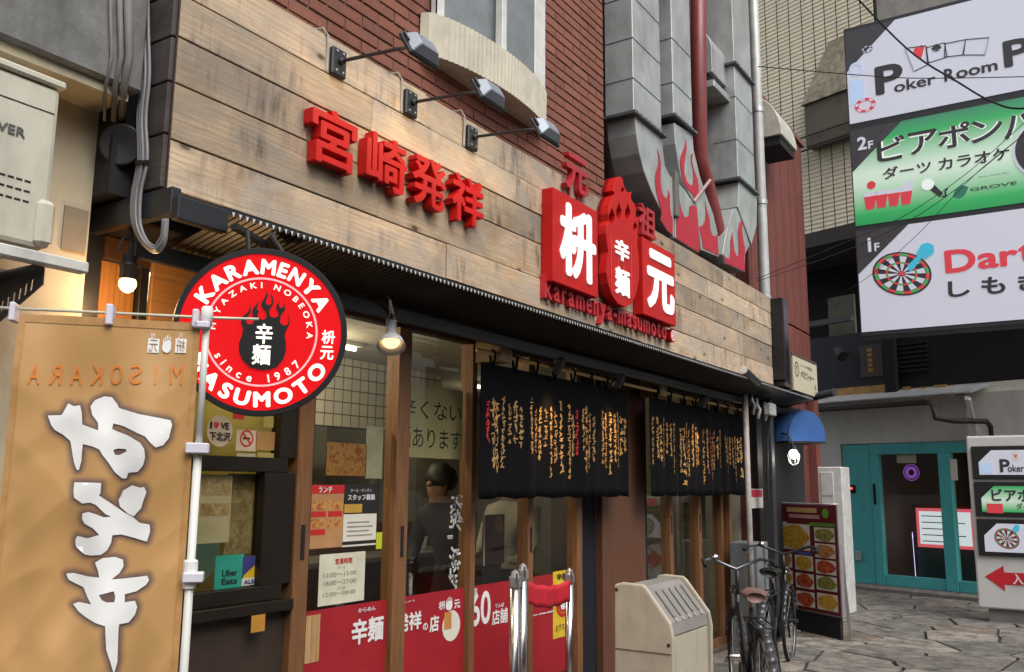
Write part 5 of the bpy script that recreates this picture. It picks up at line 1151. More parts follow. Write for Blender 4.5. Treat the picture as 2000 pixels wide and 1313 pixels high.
# deep balcony gap above
z1 = Z_(1620, 476)
q = MB(); q.fbox(FA, uA-1.2, zN+.002, U_(1757), z1, -1.6, -1.5); q.obj('gap_back_wall', M('gap dark', (.02,.02,.02), .9), fb)
q = MB(); q.fbox(FA, U_(1605), zN+.01, U_(1658), Z_(1630,568), -.5, -.45); q.obj('gap_door', M('faded door', (.16,.155,.12), .8, dirt=.4), fb)
q = MB(); q.fbox(FA, uA-1.2, Z_(1620,632), U_(1680), Z_(1620,622), -.1, .0); q.obj('balcony_rail', M('rail grey', (.08,.08,.085), .6), fb)
q = MB(); q.fbox(FA, uA-1.2, z1, U_(1757), z1+.25, -1.6, .04); q.obj('slab_edge', M('slab grey', (.06,.055,.05), .9), fb)
# cream ribbed cladding with dark joints
zB = z1+.252; zT = 11.0; joints = [1330,1360,1390,1415,1440,1464,1488,1512,1536,1560,1586,1610,1633,1657,1682,1707,1735]
m_clad = M('cream cladding', (.84,.77,.59), .75, var=.08, dirt=.2)
q = MB(); q.fbox(FA, U_(1330,470), zB, U_(1735,470), zT, -.3, -.03); q.obj('joint_backing', m_blackmat, fb)
pitch = .075
for a, b_ in zip(joints, joints[1:]):
    u0_, u1_ = U_(a, 470)+.008, U_(b_, 470)-.008; q = MB(); z = zB; P = []
    while z < zT:
        P += [(z, .0), (z+pitch*.94, -.010), (z+pitch*.97, -.022)]; z += pitch
    vs = [FA.p(u, z, w_) for u in (u0_, u1_) for z, w_ in P]; n = len(P)
    q.add(vs, [(i, n+i, n+i+1, i+1) for i in range(n-1)]); q.obj('cladding_column', m_clad, fb)
# projecting window box with textured hood
q = MB(); q.fbox(FA, U_(1574,290,.25), Z_(1600,280,.25), U_(1700,290,.25), Z_(1600,195,.25), 0, .25); q.obj('window_box', M('window brown', (.13,.115,.085), .6, dirt=.2), fb, bevel=.01)
q = MB(); u0_, u1_ = U_(1574,240,.25), U_(1705,240,.25); za = Z_(1600, 196, .25); zb2 = za+1.1
P = [FA.p(u0_-.05, za, .30), FA.p(u1_, za, .30), FA.p(u1_, zb2, .0), FA.p(u0_+.35, zb2, .0), FA.p(u0_-.05, za, 0), FA.p(u1_, za, 0)]
q.add(P, [(0,1,2,3), (0,3,4), (1,0,4,5)]); q.obj('stone_hood', M('rough stone', (.27,.24,.18), .95, var=.55, scale=9, bmp=1.0, bscale=26, dirt=.5), fb)
q = MB(); q.tube([FA.p(U_(1500,283,.3), Z_(1600,285,.3), .3), FA.p(U_(1700,283,.3), Z_(1600,285,.3), .3)], .02, 6); q.tube([FA.p(U_(1500,300,.3), Z_(1600,258,.3), .3), FA.p(U_(1700,300,.3), Z_(1600,258,.3), .3)], .015, 6); q.obj('window_rail', m_steeldk, fb)
# teal entrance
en = thing('teal_entrance', 'teal painted glazed sliding door entrance under the silver canopy', 'door', FA.p(0,.1,0))
zF = .10; w_ = .02
def tb_(name, px0, px1, z0, z1, d0=-.06, d1=.03, mat=m_teal): 
    q = MB(); q.fbox(FA, U_(px0,1000), z0, U_(px1,1000), z1, d0, d1); return q.obj(name, mat, en, bevel=.006)
tb_('side_panel', 1654, 1706, zF, zD); tb_('frame_post', 1707, 1724, zF, zD-.16, d1=.045); tb_('top_rail', 1707, 1960, zD-.158, zD, d1=.045)
tb_('door_stile', 1842, 1866, zF, zD-.16, d1=.06); tb_('bottom_rail', 1725, 1841, zF, zF+.16, d1=.04); tb_('bottom_rail', 1867, 1960, zF, zF+.16, d1=.05); tb_('door_stile', 1925, 1960, zF+.162, zD-.16, d1=.05)
q = MB(); q.fbox(FA, U_(1725,1000), zF+.16, U_(1841,1000), zD-.16, -.012, -.006); q.obj('glass_pane', m_glass, en)
q = MB(); q.fbox(FA, U_(1867,1000), zF+.16, U_(1924,1000), zD-.16, .0, .006); q.obj('glass_pane', m_glass, en)
tb_('door_handle', 1711, 1716, 1.30, 1.62, .046, .06, m_blackmat)
tb_('keypad', 1664, 1676, 1.47, 1.60, .031, .05, m_blackmat); q = MB(); q.fbox(FA, U_(1666,1000), 1.53, U_(1671,1000), 1.56, .0505, .052); q.obj('red_display', EM('red led', (1,.05,.03), 3.0), en)
tb_('letter_box', 1670, 1681, .44, .58, .031, .07, m_alum); tb_('notice', 1866.5, 1880, zD-.55, zD-.25, .061, .063, m_paper)
# inside the entrance
ins = thing('reception_counter', 'teal reception counter with dark top inside the glazed entrance', 'counter', FA.p(U_(1850), .1, -1.6))
q = MB(); q.fbox(FA, U_(1775,1000,-1.5), .12, U_(2030,1000,-1.5), 1.22, -2.0, -1.5); q.obj('counter_body', M('counter teal', (.03,.11,.11), .5), ins); q = MB(); q.fbox(FA, U_(1770,1000,-1.5), 1.222, U_(2030,1000,-1.5), 1.28, -2.05, -1.45); q.obj('counter_top', m_dkwood, ins); q = MB(); q.fbox(FA, U_(1776,1000,-1.5), .0, U_(2030,1000,-1.5), .118, -2.0, -1.52); q.obj('plinth', m_dkwood, ins)
q = MB(); q.fbox(FA, U_(1690,1000), .0, U_(1980,1000), 2.6, -3.6, -3.5); q.obj('inner_back_wall', M('inner dark', (.03,.022,.02), .8), fb)
q = MB(); q.fbox(FA, U_(1640,1000), .0, U_(1690,1000), 2.6, -3.6, -.31); q.obj('inner_side_wall', M('inner brown', (.07,.045,.035), .7), fb)
q = MB(); q.fbox(FA, U_(1690,1000), .0, U_(2100,1000), .06, -3.5, -.03); q.obj('inner_floor', M('inner tile', (.16,.14,.12), .5), fb)
q = MB(); q.fbox(FA, U_(1640,1000), 2.45, U_(2100,1000), 2.6, -3.5, -.31); q.obj('inner_ceiling', m_blackmat, fb)
a = FA.uvw(1793, 1068, -1.2); c = FA.uvw(1901, 995, -1.2)
ps = thing('lit_notice', 'lit white notice with pink border behind the teal glass door', 'sign', FA.p(a[0], .1, -1.2)); q = MB(); q.fbox(FA, a[0], a[1], c[0], c[1], -1.22, -1.2); q.obj('pink_border', EM('pink border', (.9,.14,.20), .7), ps)
q = MB(); q.fbox(FA, a[0]+.05, a[1]+.05, c[0]-.05, c[1]-.05, -1.199, -1.196); q.obj('white_sheet', EM('notice white', (.78,.88,1), .8), ps)
hgt = c[1]-a[1]; wid = c[0]-a[0]
for k, s_ in enumerate(('ドリンクバー', 'スタッフまで', 'お問い合わせ')):
    pass
for k in range(5):
    q = MB(); q.fbox(FA, a[0]+.09, a[1]+.09+k*hgt*.16, a[0]+wid*(.85 if k % 2 else .7), a[1]+.105+k*hgt*.16, -1.195, -1.194); q.obj('text_line', M('notice ink', (.25,.15,.2), .7), ps)
q = MB(); q.fbox(FA, a[0]+wid*.48, .1, a[0]+wid*.52, a[1], -1.24, -1.221); q.obj('stand', m_blackmat, ps)
cc = FA.uvw(1780, 923, -1.0); q = MB(); q.lathe(FA.p(cc[0], cc[1], -1.0), FA.n, [(0,.05),(0,.10),(.01,.10),(.01,.05)], 20); q.lathe(FA.p(cc[0], cc[1], -1.0), FA.n, [(0,.12),(0,.135),(.006,.135)], 20)
pl = q.obj('round_led_sign', EM('purple led', (.22,.08,.42), .8), tags=('round purple led sign hanging inside the teal door', 'sign')); q = MB(); q.tube([FA.p(cc[0], cc[1]+.1, -1.0), FA.p(cc[0], 2.45, -1.0)], .005, 6); q.obj('hanging_wire', m_blackmat, pl)
q = MB(); q.tube([FA.p(*FA.uvw(1773, 985, -1.4), -1.4), FA.p(*FA.uvw(1782, 1050, -1.4), -1.4)], .012, 8); q.tube([FA.p(*FA.uvw(1782, 1050, -1.4), -1.4), FA.p(FA.uvw(1782, 1050, -1.4)[0], .06, -1.42)], .008, 6); q.obj('blue_led_tube', EM('blue led', (.55,.55,1), 2.2), tags=('glowing bluish led tube inside the teal door', 'light'))
fa_n = fa('paper_notice', 1752, 905, 1788, 885, m_paper, fb, -.03, -.02)
# silver canopy with gutter and downpipe
cn = thing('metal_canopy', 'silver corrugated entrance canopy with dark gutter above the teal door', 'canopy', FA.p(U_(1750), zC, 0))
u0_, u1_ = U_(1560,780), U_(1935,780); zt = zC; q = MB(); n = 70; vs = []
for k in range(2*n+1):
    u = u0_+(u1_-u0_)*k/(2*n); dz = .03*(k % 2); vs.append((u, dz))
P = [FA.p(u, zt+.20+dz, .0) for u, dz in vs] + [FA.p(u, zt+.05+dz, .60) for u, dz in vs]; n2 = len(vs)
q.add(P, [(i, i+1, n2+i+1, n2+i) for i in range(n2-1)]); q.obj('corrugated_sheet', M('zinc sheet', (.52,.54,.57), .4, .5, dirt=.25), cn, thick=.006)
q = MB(); q.fbox(FA, u0_, zt-.09, u1_-.5, zt+.0, .70, .79); q.obj('gutter', M('gutter brown', (.035,.025,.022), .5), cn, bevel=.02)
q = MB(); pth = [FA.p(U_(1822,800,.74), zt-.09, .74), FA.p(U_(1826,800,.74), zt-.28, .74), FA.p(U_(1850,800,.74), zt-.32, .6), FA.p(U_(1925,800,.2), zt-.32, .2), FA.p(U_(1932,800,.1), zt-.40, .08), FA.p(U_(1932,800,.1), .0, .08)]
q.tube(pth, .04, 10); q.obj('drain_pipe', M('gutter brown', (.035,.025,.022), .5), cn, smooth=True)
q = MB(); q.fbox(FA, U_(1905), zt-.62, U_(2150), zt+.10, -.019, .10); q.obj('white_fascia', m_offw, fb)
q = MB(); q.beam(FA.p(U_(1900,800,.5), zt-.03, .6), FA.p(U_(1900,800,.05), zt-.55, .0), .05, .05); q.beam(FA.p(U_(1900,800,.5), zt-.02, .65), FA.p(U_(1900), zt-.02, .0), .05, .05); q.obj('brace', m_wprint, cn)
# small floodlight on the charcoal wall
c = FA.p(U_(1640,690,.3), Z_(1640,690,.3), .3); q = MB(); dv = (FA.ex*.6-FA.up*.55+FA.n*.3).normalized(); q.lathe(c-dv*.12, dv, [(0,0),(0,.05),(.05,.07),(.22,.09),(.22,.07),(.20,0)], 14)
o = q.obj('wall_floodlight', m_steeldk, tags=('small grey floodlight on the charcoal wall under the big sign', 'floodlight')); q = MB(); q.tube([c, c-FA.n*.32+FA.up*.05], .015, 6); q.obj('arm', m_steeldk, o)

# ================================================================ big stacked sign of three lit panels
PS = FX(12.0); sg = thing('stacked_sign', 'tall black framed stack of lit signs for poker, beer pong and darts', 'sign', (12.15, -1.9, PS.uv(1685,655)[1]))
uL_ = PS.uv(1652, 150)[0]; u0_ = PS.uv(1660, 243)[0]; u1_ = u0_+3.6
zW0, zW1 = PS.uv(1686,649)[1], PS.uv(1677,452)[1]; zG0, zG1 = PS.uv(1674,442)[1], PS.uv(1663,256)[1]; zP0 = PS.uv(1660,243)[1]; zP1 = zP0 + (zG1-zG0)
q = MB(); q.fbox(PS, uL_, zW0-.06, u1_+.06, zP1+.06, -.34, -.004); q.obj('frame', M('sign frame black', (.028,.030,.036), .45), sg, bevel=.01)
def lit(name, col, st): return EM(name, col, st, col, .35)
m_sw = lit('sign lit white', (.60,.62,.72), .24)
m_sg = vgrad('sign lit green', zG0, zG1, [(0,(.03,.33,.10)),(.10,(.04,.42,.12)),(.42,(.62,.80,.66)),(.52,(.66,.82,.70)),(.86,(.05,.40,.13)),(1,(.06,.24,.15))], .35, .24)
m_sd = M('sign dark ink', (.045,.042,.048), .5, var=.04)
for z0, z1, mt in ((zW0, zW1, m_sw), (zG0, zG1, m_sg), (zP0, zP1, m_sw)):
    q = MB(); q.fbox(PS, u0_, z0, u1_, z1, -.003, .004); q.obj('panel', mt, sg)
def pst(s, bl, tr, mat=m_sd, bold=.03, w=.008, name='lettering'):
    a = PS.uv(*bl); c = PS.uv(*tr); return text(name, s, PS, (a[0], a[1], c[0], c[1]), mat, sg, w, bold=bold)
def pline(pts, th, mat=m_sd, w=.008, name='card_outline'):
    q = MB(); L = [PS.p(*PS.uv(*p), w) for p in pts]
    for a, b_ in zip(L, L[1:]): q.beam(a, b_, .002, th, up=(0,0,1)) if abs((b_-a).normalized().z) < .9 else q.beam(a, b_, th, .002)
    q.obj(name, mat, sg)
def ppoly(name, pts, mat, w=.007): q = MB(); L = [PS.uv(*p) for p in pts]; q.poly(PS, L, w); return q.obj(name, mat, sg, thick=.001)
pst('P', (1711,188), (1762,120)); pst('oker', (1747,182), (1827,143), bold=.02); pst('R', (1845,161), (1864,132), bold=.03); pst('oom', (1868,155), (1948,122), bold=.025); pst('P', (1962,134), (2012,70))
m_hred = lit('print red', (.62,.05,.07), .3); m_pblue = lit('print pale blue', (.42,.55,.75), .35)
for P in ([(1768,95),(1786,140),(1814,126),(1809,90)], [(1809,94),(1812,124),(1850,112),(1845,84)], [(1846,86),(1845,112),(1882,108),(1886,78)], [(1886,78),(1880,108),(1924,108),(1932,74)]): pline(P+[P[0]], .012)
ppoly('heart', [(1782,105),(1799,117),(1806,92),(1800,88),(1794,94),(1788,92)], m_hred)
pst('♠', (1820,103), (1838,84), bold=.0)
def chip(cx, cy, rx, ry, mat):
    c0 = PS.uv(cx, cy); q = MB(); n = 24; R = PS.uv(cx+rx, cy)[0]-c0[0]; H = c0[1]-PS.uv(cx, cy+ry)[1]
    vs = [PS.p(c0[0]+R*k_*math.cos(2*math.pi*k/n), c0[1]+H*k_*math.sin(2*math.pi*k/n), .008) for k_ in (.62, 1) for k in range(n)]
    q.add(vs, [(k, n+k, n+(k+1)%n, (k+1)%n) for k in range(n) if k % 4 < 2 or True]); q.obj('poker_chip', mat, sg)
    q = MB(); vs = [PS.p(c0[0]+R*k_*math.cos(2*math.pi*k/n), c0[1]+H*k_*math.sin(2*math.pi*k/n), .0095) for k_ in (.68, .94) for k in range(n)]
    q.add(vs, [(k, n+k, n+(k+1)%n, (k+1)%n) for k in range(n) if k % 4 >= 2]); q.obj('chip_edge', m_sw, sg)
chip(1690, 206, 21, 14, m_hred); chip(1672, 136, 14, 14, m_pblue); chip(1694, 97, 11, 7, M('chip blue', (.10,.13,.25), .4))
ppoly('blue_card', [(1659,158),(1687,156),(1689,192),(1662,208)], m_pblue)
for zz1, fl_, yy in ((zG1, '2F', 0), (zW1, '1F', 1), (zP1, '3F', 2)):
    L = [(u0_, zz1), (u0_+.64, zz1), (u0_, zz1-.58)]; q = MB(); q.poly(PS, L[::-1], .007); q.obj('corner_tab', M('tab dark', (.06,.058,.066), .5), sg, thick=.001)
    if fl_ != '3F':
        text('floor_mark', fl_[0], PS, (u0_+(.08 if fl_[0] == '2' else .115), zz1-.30, u0_+.20, zz1-.11), m_sw, sg, .011, bold=.03, keep=True); text('floor_mark', 'F', PS, (u0_+.215, zz1-.30, u0_+.28, zz1-.19), m_sw, sg, .011, bold=.03)
m_halo = lit('print white halo', (.72,.78,.74), .4)
for s_, bl, tr in (('ビ', (1714,319),(1767,262)), ('ア', (1776,305),(1830,250)), ('ポ', (1834,294),(1893,236)), ('ン', (1898,282),(1957,227)), ('バ', (1962,274),(2022,208))):
    pst(s_, bl, tr, m_halo, .058, .007, 'lettering_halo'); pst(s_, bl, tr, m_sd, .022, .010)
pst('ダーツ', (1725,352), (1818,313), bold=.02); pst('カラオケ', (1834,334), (1971,287), bold=.02)
pst('GROVE', (1895,374), (1986,354), bold=.01); pst('Beer Pong Bar', (1912,348), (1972,336), bold=.0)
ppoly('leaf_mark', [(1861,385),(1866,370),(1880,362),(1892,366),(1884,382),(1874,388)], lit('leaf green', (.03,.16,.10), .3))
for k in range(4):
    x = 1687+k*24-(k > 0)*2; y = 377-k*3.2; ppoly('cup_cream', [(x,y+1),(x+26,y-4-(k == 3)*14),(x+25,y+7),(x+1,y+10)], m_sw); ppoly('red_cup', [(x+1,y+9),(x+25,y+5),(x+21,y+31),(x+5,y+33)], m_hred, .008)
c0 = PS.uv(1702, 362); q = MB(); q.lathe(PS.p(c0[0], c0[1], .008), PS.n, [(0,0),(0,.055)], 18); q.obj('red_ball', m_hred, sg)
c0 = PS.uv(1812, 361); q = MB(); q.lathe(PS.p(c0[0], c0[1], .009), PS.n, [(0,0),(0,.075)], 18); q.obj('microphone_head', m_halo, sg); ppoly('microphone_body', [(1812,368),(1822,358),(1842,378),(1836,386)], m_sd); pline([(1840,384),(1848,384),(1846,374),(1851,368)], .02, name='microphone_cord')
c0 = PS.uv(2052, 288); q = MB(); q.lathe(PS.p(c0[0], c0[1], .012), PS.n, [(0,.0),(0,.40)], 32); q.obj('badge_ring', m_sw, sg); q = MB(); q.lathe(PS.p(c0[0], c0[1], .016), PS.n, [(0,0),(0,.37)], 32); q.obj('badge_disc', m_sd, sg)
# dart board
def dartboard(fr, px, py, R, par, tilt, w=.008, sq=.78):
    c0 = fr.uv(px, py); e1 = (math.cos(tilt), math.sin(tilt)); e2 = (-math.sin(tilt)*sq, math.cos(tilt)*sq)
    def pt(r, a, ww): x = r*math.cos(a); y = r*math.sin(a); return fr.p(c0[0]+x*e1[0]+y*e2[0], c0[1]+x*e1[1]+y*e2[1], ww)
    def ring(name, ra, rb, mat, ww, sel=lambda k: True):
        q = MB()
        for k in range(20):
            if not sel(k): continue
            for h in range(2):
                a0, a1 = 2*math.pi*(k+h/2)/20, 2*math.pi*(k+h/2+.5)/20; q.add([pt(ra,a0,ww), pt(rb,a0,ww), pt(rb,a1,ww), pt(ra,a1,ww)], [(0,1,2,3)])
        q.obj(name, mat, par)['kind'] = 'stuff'
    gr = lit('dart green', (.08,.38,.10), .2)
    ring('board_edge', .0, R, m_sd, w); ring('outer_ring', R*.82, R*.93, m_hred, w+.002, lambda k: k % 2 == 0); ring('outer_ring', R*.82, R*.93, gr, w+.002, lambda k: k % 2)
    ring('pale_sector', R*.12, R*.80, m_sw, w+.002, lambda k: k % 2); ring('inner_ring', R*.46, R*.54, m_hred, w+.004, lambda k: k % 2 == 0); ring('inner_ring', R*.46, R*.54, gr, w+.004, lambda k: k % 2); ring('bullseye', 0, R*.10, m_hred, w+.005)
RB = (PS.uv(1820, 540)[0]-PS.uv(1701, 530)[0])/2
dartboard(PS, 1761, 535, RB, sg, -.35)
m_cy = lit('dart cyan', (.05,.45,.62), .3)
ppoly('dart_flight', [(1790,496),(1800,478),(1812,474),(1824,480),(1825,494),(1812,504),(1800,506)], m_cy, .016); ppoly('dart_shaft', [(1793,500),(1800,505),(1788,522),(1780,530),(1774,528),(1774,518)], m_cy, .016)
pst('D', (1847,535), (1904,483), m_hred, .03); pst('ar', (1911,527), (1988,487), m_hred, .03); pst('ts', (1990,516), (2060,468), m_hred, .03)
pst('し', (1853,582), (1893,546), bold=.03); pst('も', (1918,577), (1962,538), bold=.03); pst('き', (1990,570), (2034,532), bold=.03)
q = MB(); 
for z in (zW0+.4, zG1, zP1-.3): q.beam((12.3, -1.2, z), (14.6, -1.2, z), .08, .08); q.beam((12.3, -3.0, z), (14.2, -3.0, z), .08, .08)
q.obj('support_arms', m_steeldk, sg)

# ================================================================ white standing sign with arrow
SS = FX(12.0); st = thing('standing_sign', 'white standing sign with three small panels and red entrance arrow', 'sign', (12.1, -2.2, 0))
u0_ = SS.uv(1897, 1000)[0]; u1_ = u0_+1.15; zt = SS.uv(1897, 852)[1]; zb_ = SS.uv(1920,1188)[1]
q = MB(); q.fbox(SS, u0_, zb_, u1_, zt, -.30, 0); q.obj('body', M('sign white', (.62,.62,.61), .5, var=.04), st, bevel=.02, seg=2)
q = MB(); q.fbox(SS, u0_+.1, 0, u1_-.05, zb_-.002, -.26, -.04); q.obj('plinth', M('plinth grey', (.18,.17,.16), .8), st)
rowsS = []
for (ya, yb, mt, mk) in ((872, 936, m_sw, 'p'), (941, 1008, m_sg, 'g'), (1013, 1085, m_sw, 'd')):
    za, zb2 = SS.uv(1905, ya)[1], SS.uv(1912, yb)[1]; q = MB(); q.fbox(SS, u0_+.05, zb2, u1_-.04, za, .001, .03); q.obj('panel_frame', m_black, st, bevel=.006)
    mt2 = mt if mk != 'g' else vgrad('small sign green', zb2, za, [(0,(.03,.33,.10)),(.15,(.04,.42,.12)),(.45,(.62,.80,.66)),(.85,(.05,.40,.13)),(1,(.06,.24,.15))], .35, .24)
    q = MB(); L = [(u0_+.12, zb2+.05), (u1_-.07, zb2+.05), (u1_-.07, za-.05), (u0_+.26, za-.05), (u0_+.12, za-.19)]; q.poly(SS, L, .031, .034); q.obj('lit_panel', mt2, st)
    rowsS.append((za, zb2))
def sst(s, bl, tr, mat=m_sd, bold=.03): a = SS.uv(*bl); c = SS.uv(*tr); text('lettering', s, SS, (a[0], a[1], c[0], c[1]), mat, st, .037, bold=bold)
sst('P', (1954,923), (1972,897)); sst('oker', (1969,922), (2000,908), bold=.02); sst('ビアポン', (1938,979), (2040,955), bold=.03); sst('ダーツ', (1986,995), (2024,983), bold=.01)
a = SS.uv(1929,1002); c = SS.uv(1959,984); q = MB(); q.fbox(SS, a[0], a[1], c[0], c[1], .036, .038); q.obj('red_cups', m_hred, st)
q = MB(); q.poly(SS, [SS.uv(*p) for p in ((1976,882),(1987,879),(1992,898),(1981,901))], .036); q.obj('card', m_wprint, st, thick=.001); q = MB(); q.poly(SS, [SS.uv(*p) for p in ((1981,889),(1985,895),(1988,888))], .039); q.obj('card_heart', m_hred, st, thick=.001)
a = SS.uv(1907, 926); q = MB(); q.fbox(SS, u0_+.13, SS.uv(1910,925)[1], u0_+.26, SS.uv(1910,905)[1], .036, .037); q.obj('blue_card', m_pblue, st)
dartboard(SS, 1967, 1052, (SS.uv(1992,1052)[0]-SS.uv(1942,1052)[0])/2, st, -.5, .036, .85)
q = MB(); q.poly(SS, [SS.uv(*p) for p in ((1978,1033),(1984,1024),(1992,1027),(1991,1037),(1984,1040))], .046); q.obj('dart', m_cy, st, thick=.001)
q = MB(); q.poly(SS, [SS.uv(*p) for p in ((1924,1126),(1960,1105),(1961,1118),(2050,1122),(2050,1146),(1962,1142),(1964,1155))], .003); q.obj('red_arrow', M('arrow red', (.58,.015,.03), .5, var=.05), st, thick=.002)
sst('入口', (1979,1141), (2018,1122), m_wprint, .02)

# white shutter cabinet and lean-to items
wc = thing('white_cabinet', 'tall white panelled cabinet behind the food menu board', 'cabinet', (11.9, .1, 0)); WCF = Fr((11.75, .55, 0), (-.05,-1,0)); a = WCF.uv(1598, 1000)[0]; c = WCF.uv(1648, 1000)[0]
q = MB(); q.fbox(WCF, a, 0, c, WCF.uv(1620,912)[1], -.35, 0); q.obj('cabinet_body', M('cabinet white', (.60,.60,.58), .6, dirt=.2), wc, bevel=.012)
q = MB(); q.fbox(WCF, a+.05, .25, a+(c-a)*.66, WCF.uv(1620,922)[1], .001, .012); q.obj('inset_panel', M('cabinet white b', (.54,.54,.53), .6), wc, bevel=.006)
for k in range(3): q = MB(); z = .75+k*.35; q.fbox(WCF, a+.07, z, a+(c-a)*.62, z+.015, .0125, .016); q.obj('groove', M('groove grey', (.35,.35,.35), .6), wc)

# food menu board
MO = od(1575, 1090, 9.6); MF = Fr((MO.x, MO.y, 0), (-.576,-.817,0)); b = (MF.uv(1512,1085)[0], MF.uv(1570,1190)[1], MF.uv(1637,1090)[0], MF.uv(1570,986)[1])
mbd = thing('food_menu_board', 'framed dark red menu board full of curry dish photographs', 'menu board', (MO.x, MO.y, 0))
q = MB(); q.fbox(MF, b[0]-.02, b[1]-.02, b[2]+.02, b[3]+.02, -.05, -.002); q.obj('frame', M('menu frame', (.45,.42,.42), .35, .6), mbd, bevel=.006)
q = MB(); q.fbox(MF, *b, -.001, .003); q.obj('panel', M('menu maroon', (.16,.012,.022), .45, var=.1), mbd)
def mt_(name, r, mat, w=.004): return sub(name, MF, b, (r[0], 1-r[3], r[2], 1-r[1]), mat, mbd, w, .001)
for r, mt in (((.03,.19,.60,.44), m_food2), ((.67,.21,.97,.34), m_food3), ((.67,.36,.97,.49), m_food1), ((.67,.51,.97,.64), m_food4), ((.67,.66,.97,.79), m_food3), ((.67,.82,.97,.97), m_food2), ((.02,.48,.30,.62), m_food1), ((.35,.49,.63,.63), m_food2), ((.02,.65,.30,.78), m_food2), ((.35,.66,.63,.80), m_food4), ((.02,.81,.30,.95), m_food3), ((.35,.83,.63,.97), m_food4)): 
    mt_('dish_photo', r, m_paper); cu_, cv_ = b[0]+(b[2]-b[0])*(r[0]+r[2])/2, b[1]+(b[3]-b[1])*(1-(r[1]+r[3])/2); ru, rv = (b[2]-b[0])*(r[2]-r[0])*.47, (b[3]-b[1])*(r[3]-r[1])*.46
    q = MB(); q.poly(MF, [(cu_+ru*math.cos(a)*(1+.08*math.sin(5*a+r[0]*40)), cv_+rv*math.sin(a)*(1+.1*math.cos(3*a+r[1]*50))) for a in [2*math.pi*i/18 for i in range(18)]], .0062); q.obj('dish_food', mt, mbd, thick=.0005)
mt_('green_band', (.60,.165,.98,.20), M('menu green', (.12,.30,.04), .5)); mt_('title_band', (.25,.03,.72,.075), M('menu gold', (.55,.38,.14), .5)); mt_('subtitle', (.28,.095,.76,.13), M('menu pink', (.55,.30,.28), .5)); mt_('price_tag', (.06,.175,.24,.20), m_paper); mt_('blue_tag', (.40,.455,.62,.485), M('menu blue', (.10,.10,.32), .5))
for cx, col in ((.12, (.62,.50,.16)), (.85, (.14,.42,.05))):
    q = MB(); q.lathe(MF.p(b[0]+(b[2]-b[0])*cx, b[1]+(b[3]-b[1])*.925, .0055), MF.n, [(0,0),(0,.05)], 20); q.obj('round_badge', M('badge %s' % cx, col, .5), mbd)
stext('Y', MF, b, (.09,.905,.15,.945), m_ink, mbd, .008, .03)
q = MB(); q.fbox(MF, b[0]+.03, .02, b[2]-.03, b[1]-.022, -.045, -.01); q.obj('black_skirt', m_blackmat, mbd)
for u in (b[0]+.02, b[2]-.05):
    q = MB(); q.beam(MF.p(u, b[3]-.1, -.055), MF.p(u, .0, -.16), .03, .03); q.obj('rear_leg', m_alum, mbd)
q = MB(); q.fbox(MF, b[0]-.02, 0, b[2]+.02, .02, -.05, .02); q.obj('foot_rail', m_steeldk, mbd)

# blue awning with lamp
AF = Fr(oy(1577, 862, -.05), V((.72,-.69,0))); ba = thing('blue_awning', 'small blue half round canvas awning over the side door', 'awning', AF.o)
k_ = (AF.uv(1614,862)[0]-AF.uv(1541,862)[0])/2; h_ = AF.uv(1577,802)[1]
arc = [(k_*math.cos(a), h_*math.sin(a)**.85) for a in [math.pi*i/16 for i in range(17)]]
m_blue = M('blue canvas', (.022,.095,.30), .6, var=.1)
q = MB(); q.poly(AF, arc, -.012, 0); q.obj('front_panel', m_blue, ba)
q = MB(); N = len(arc); P = [AF.p(u, v, -.0125) for u, v in arc] + [AF.p(u-.17, v, -.50) for u, v in arc]; q.add(P, [(i, i+1, N+i+1, N+i) for i in range(N-1)]); q.obj('barrel_cover', m_blue, ba, thick=.006, smooth=True)
q = MB(); q.fbox(AF, -k_, -.02, k_, -.002, -.5, 0); q.obj('bottom_frame', m_black, ba)
c = od(1550, 888, 9.75); lp_ = thing('caged_lamp', 'lit white caged lamp under the blue awning', 'lamp', c - V((0,0,.1))); q = MB(); q.lathe(c, (0,0,1), [(-.05,0),(-.045,.025),(-.01,.042),(.03,.038),(.05,.02),(.05,0)], 16); q.obj('bulb', EM('cool bulb', (1,.96,.85), 9.0), lp_, smooth=True)
q = MB()
for k in range(6): a = 2*math.pi*k/6; q.tube([c+V((.03*math.cos(a), .03*math.sin(a), .06)), c+V((.065*math.cos(a), .065*math.sin(a), -.01)), c+V((.045*math.cos(a), .045*math.sin(a), -.09)), c+V((0,0,-.12))], .004, 5)
q.obj('cage', m_alum, lp_); q = MB(); q.lathe(c, (0,0,1), [(.05,0),(.05,.035),(.10,.03),(.10,0)], 12); q.tube([c+V((0,0,.1)), c+V((0,.05,.22)), c+V((.1,.15,.24))], .01, 6); q.obj('lamp_base', m_steeldk, lp_)
L = bpy.data.lights.new('cage_light', 'POINT'); L.energy = 3; L.color = (1,.93,.8); L.shadow_soft_size = .05; lo = bpy.data.objects.new('cage_light', L); COL.objects.link(lo); lo.parent = lp_; lo.location = (0,-.08,.05)
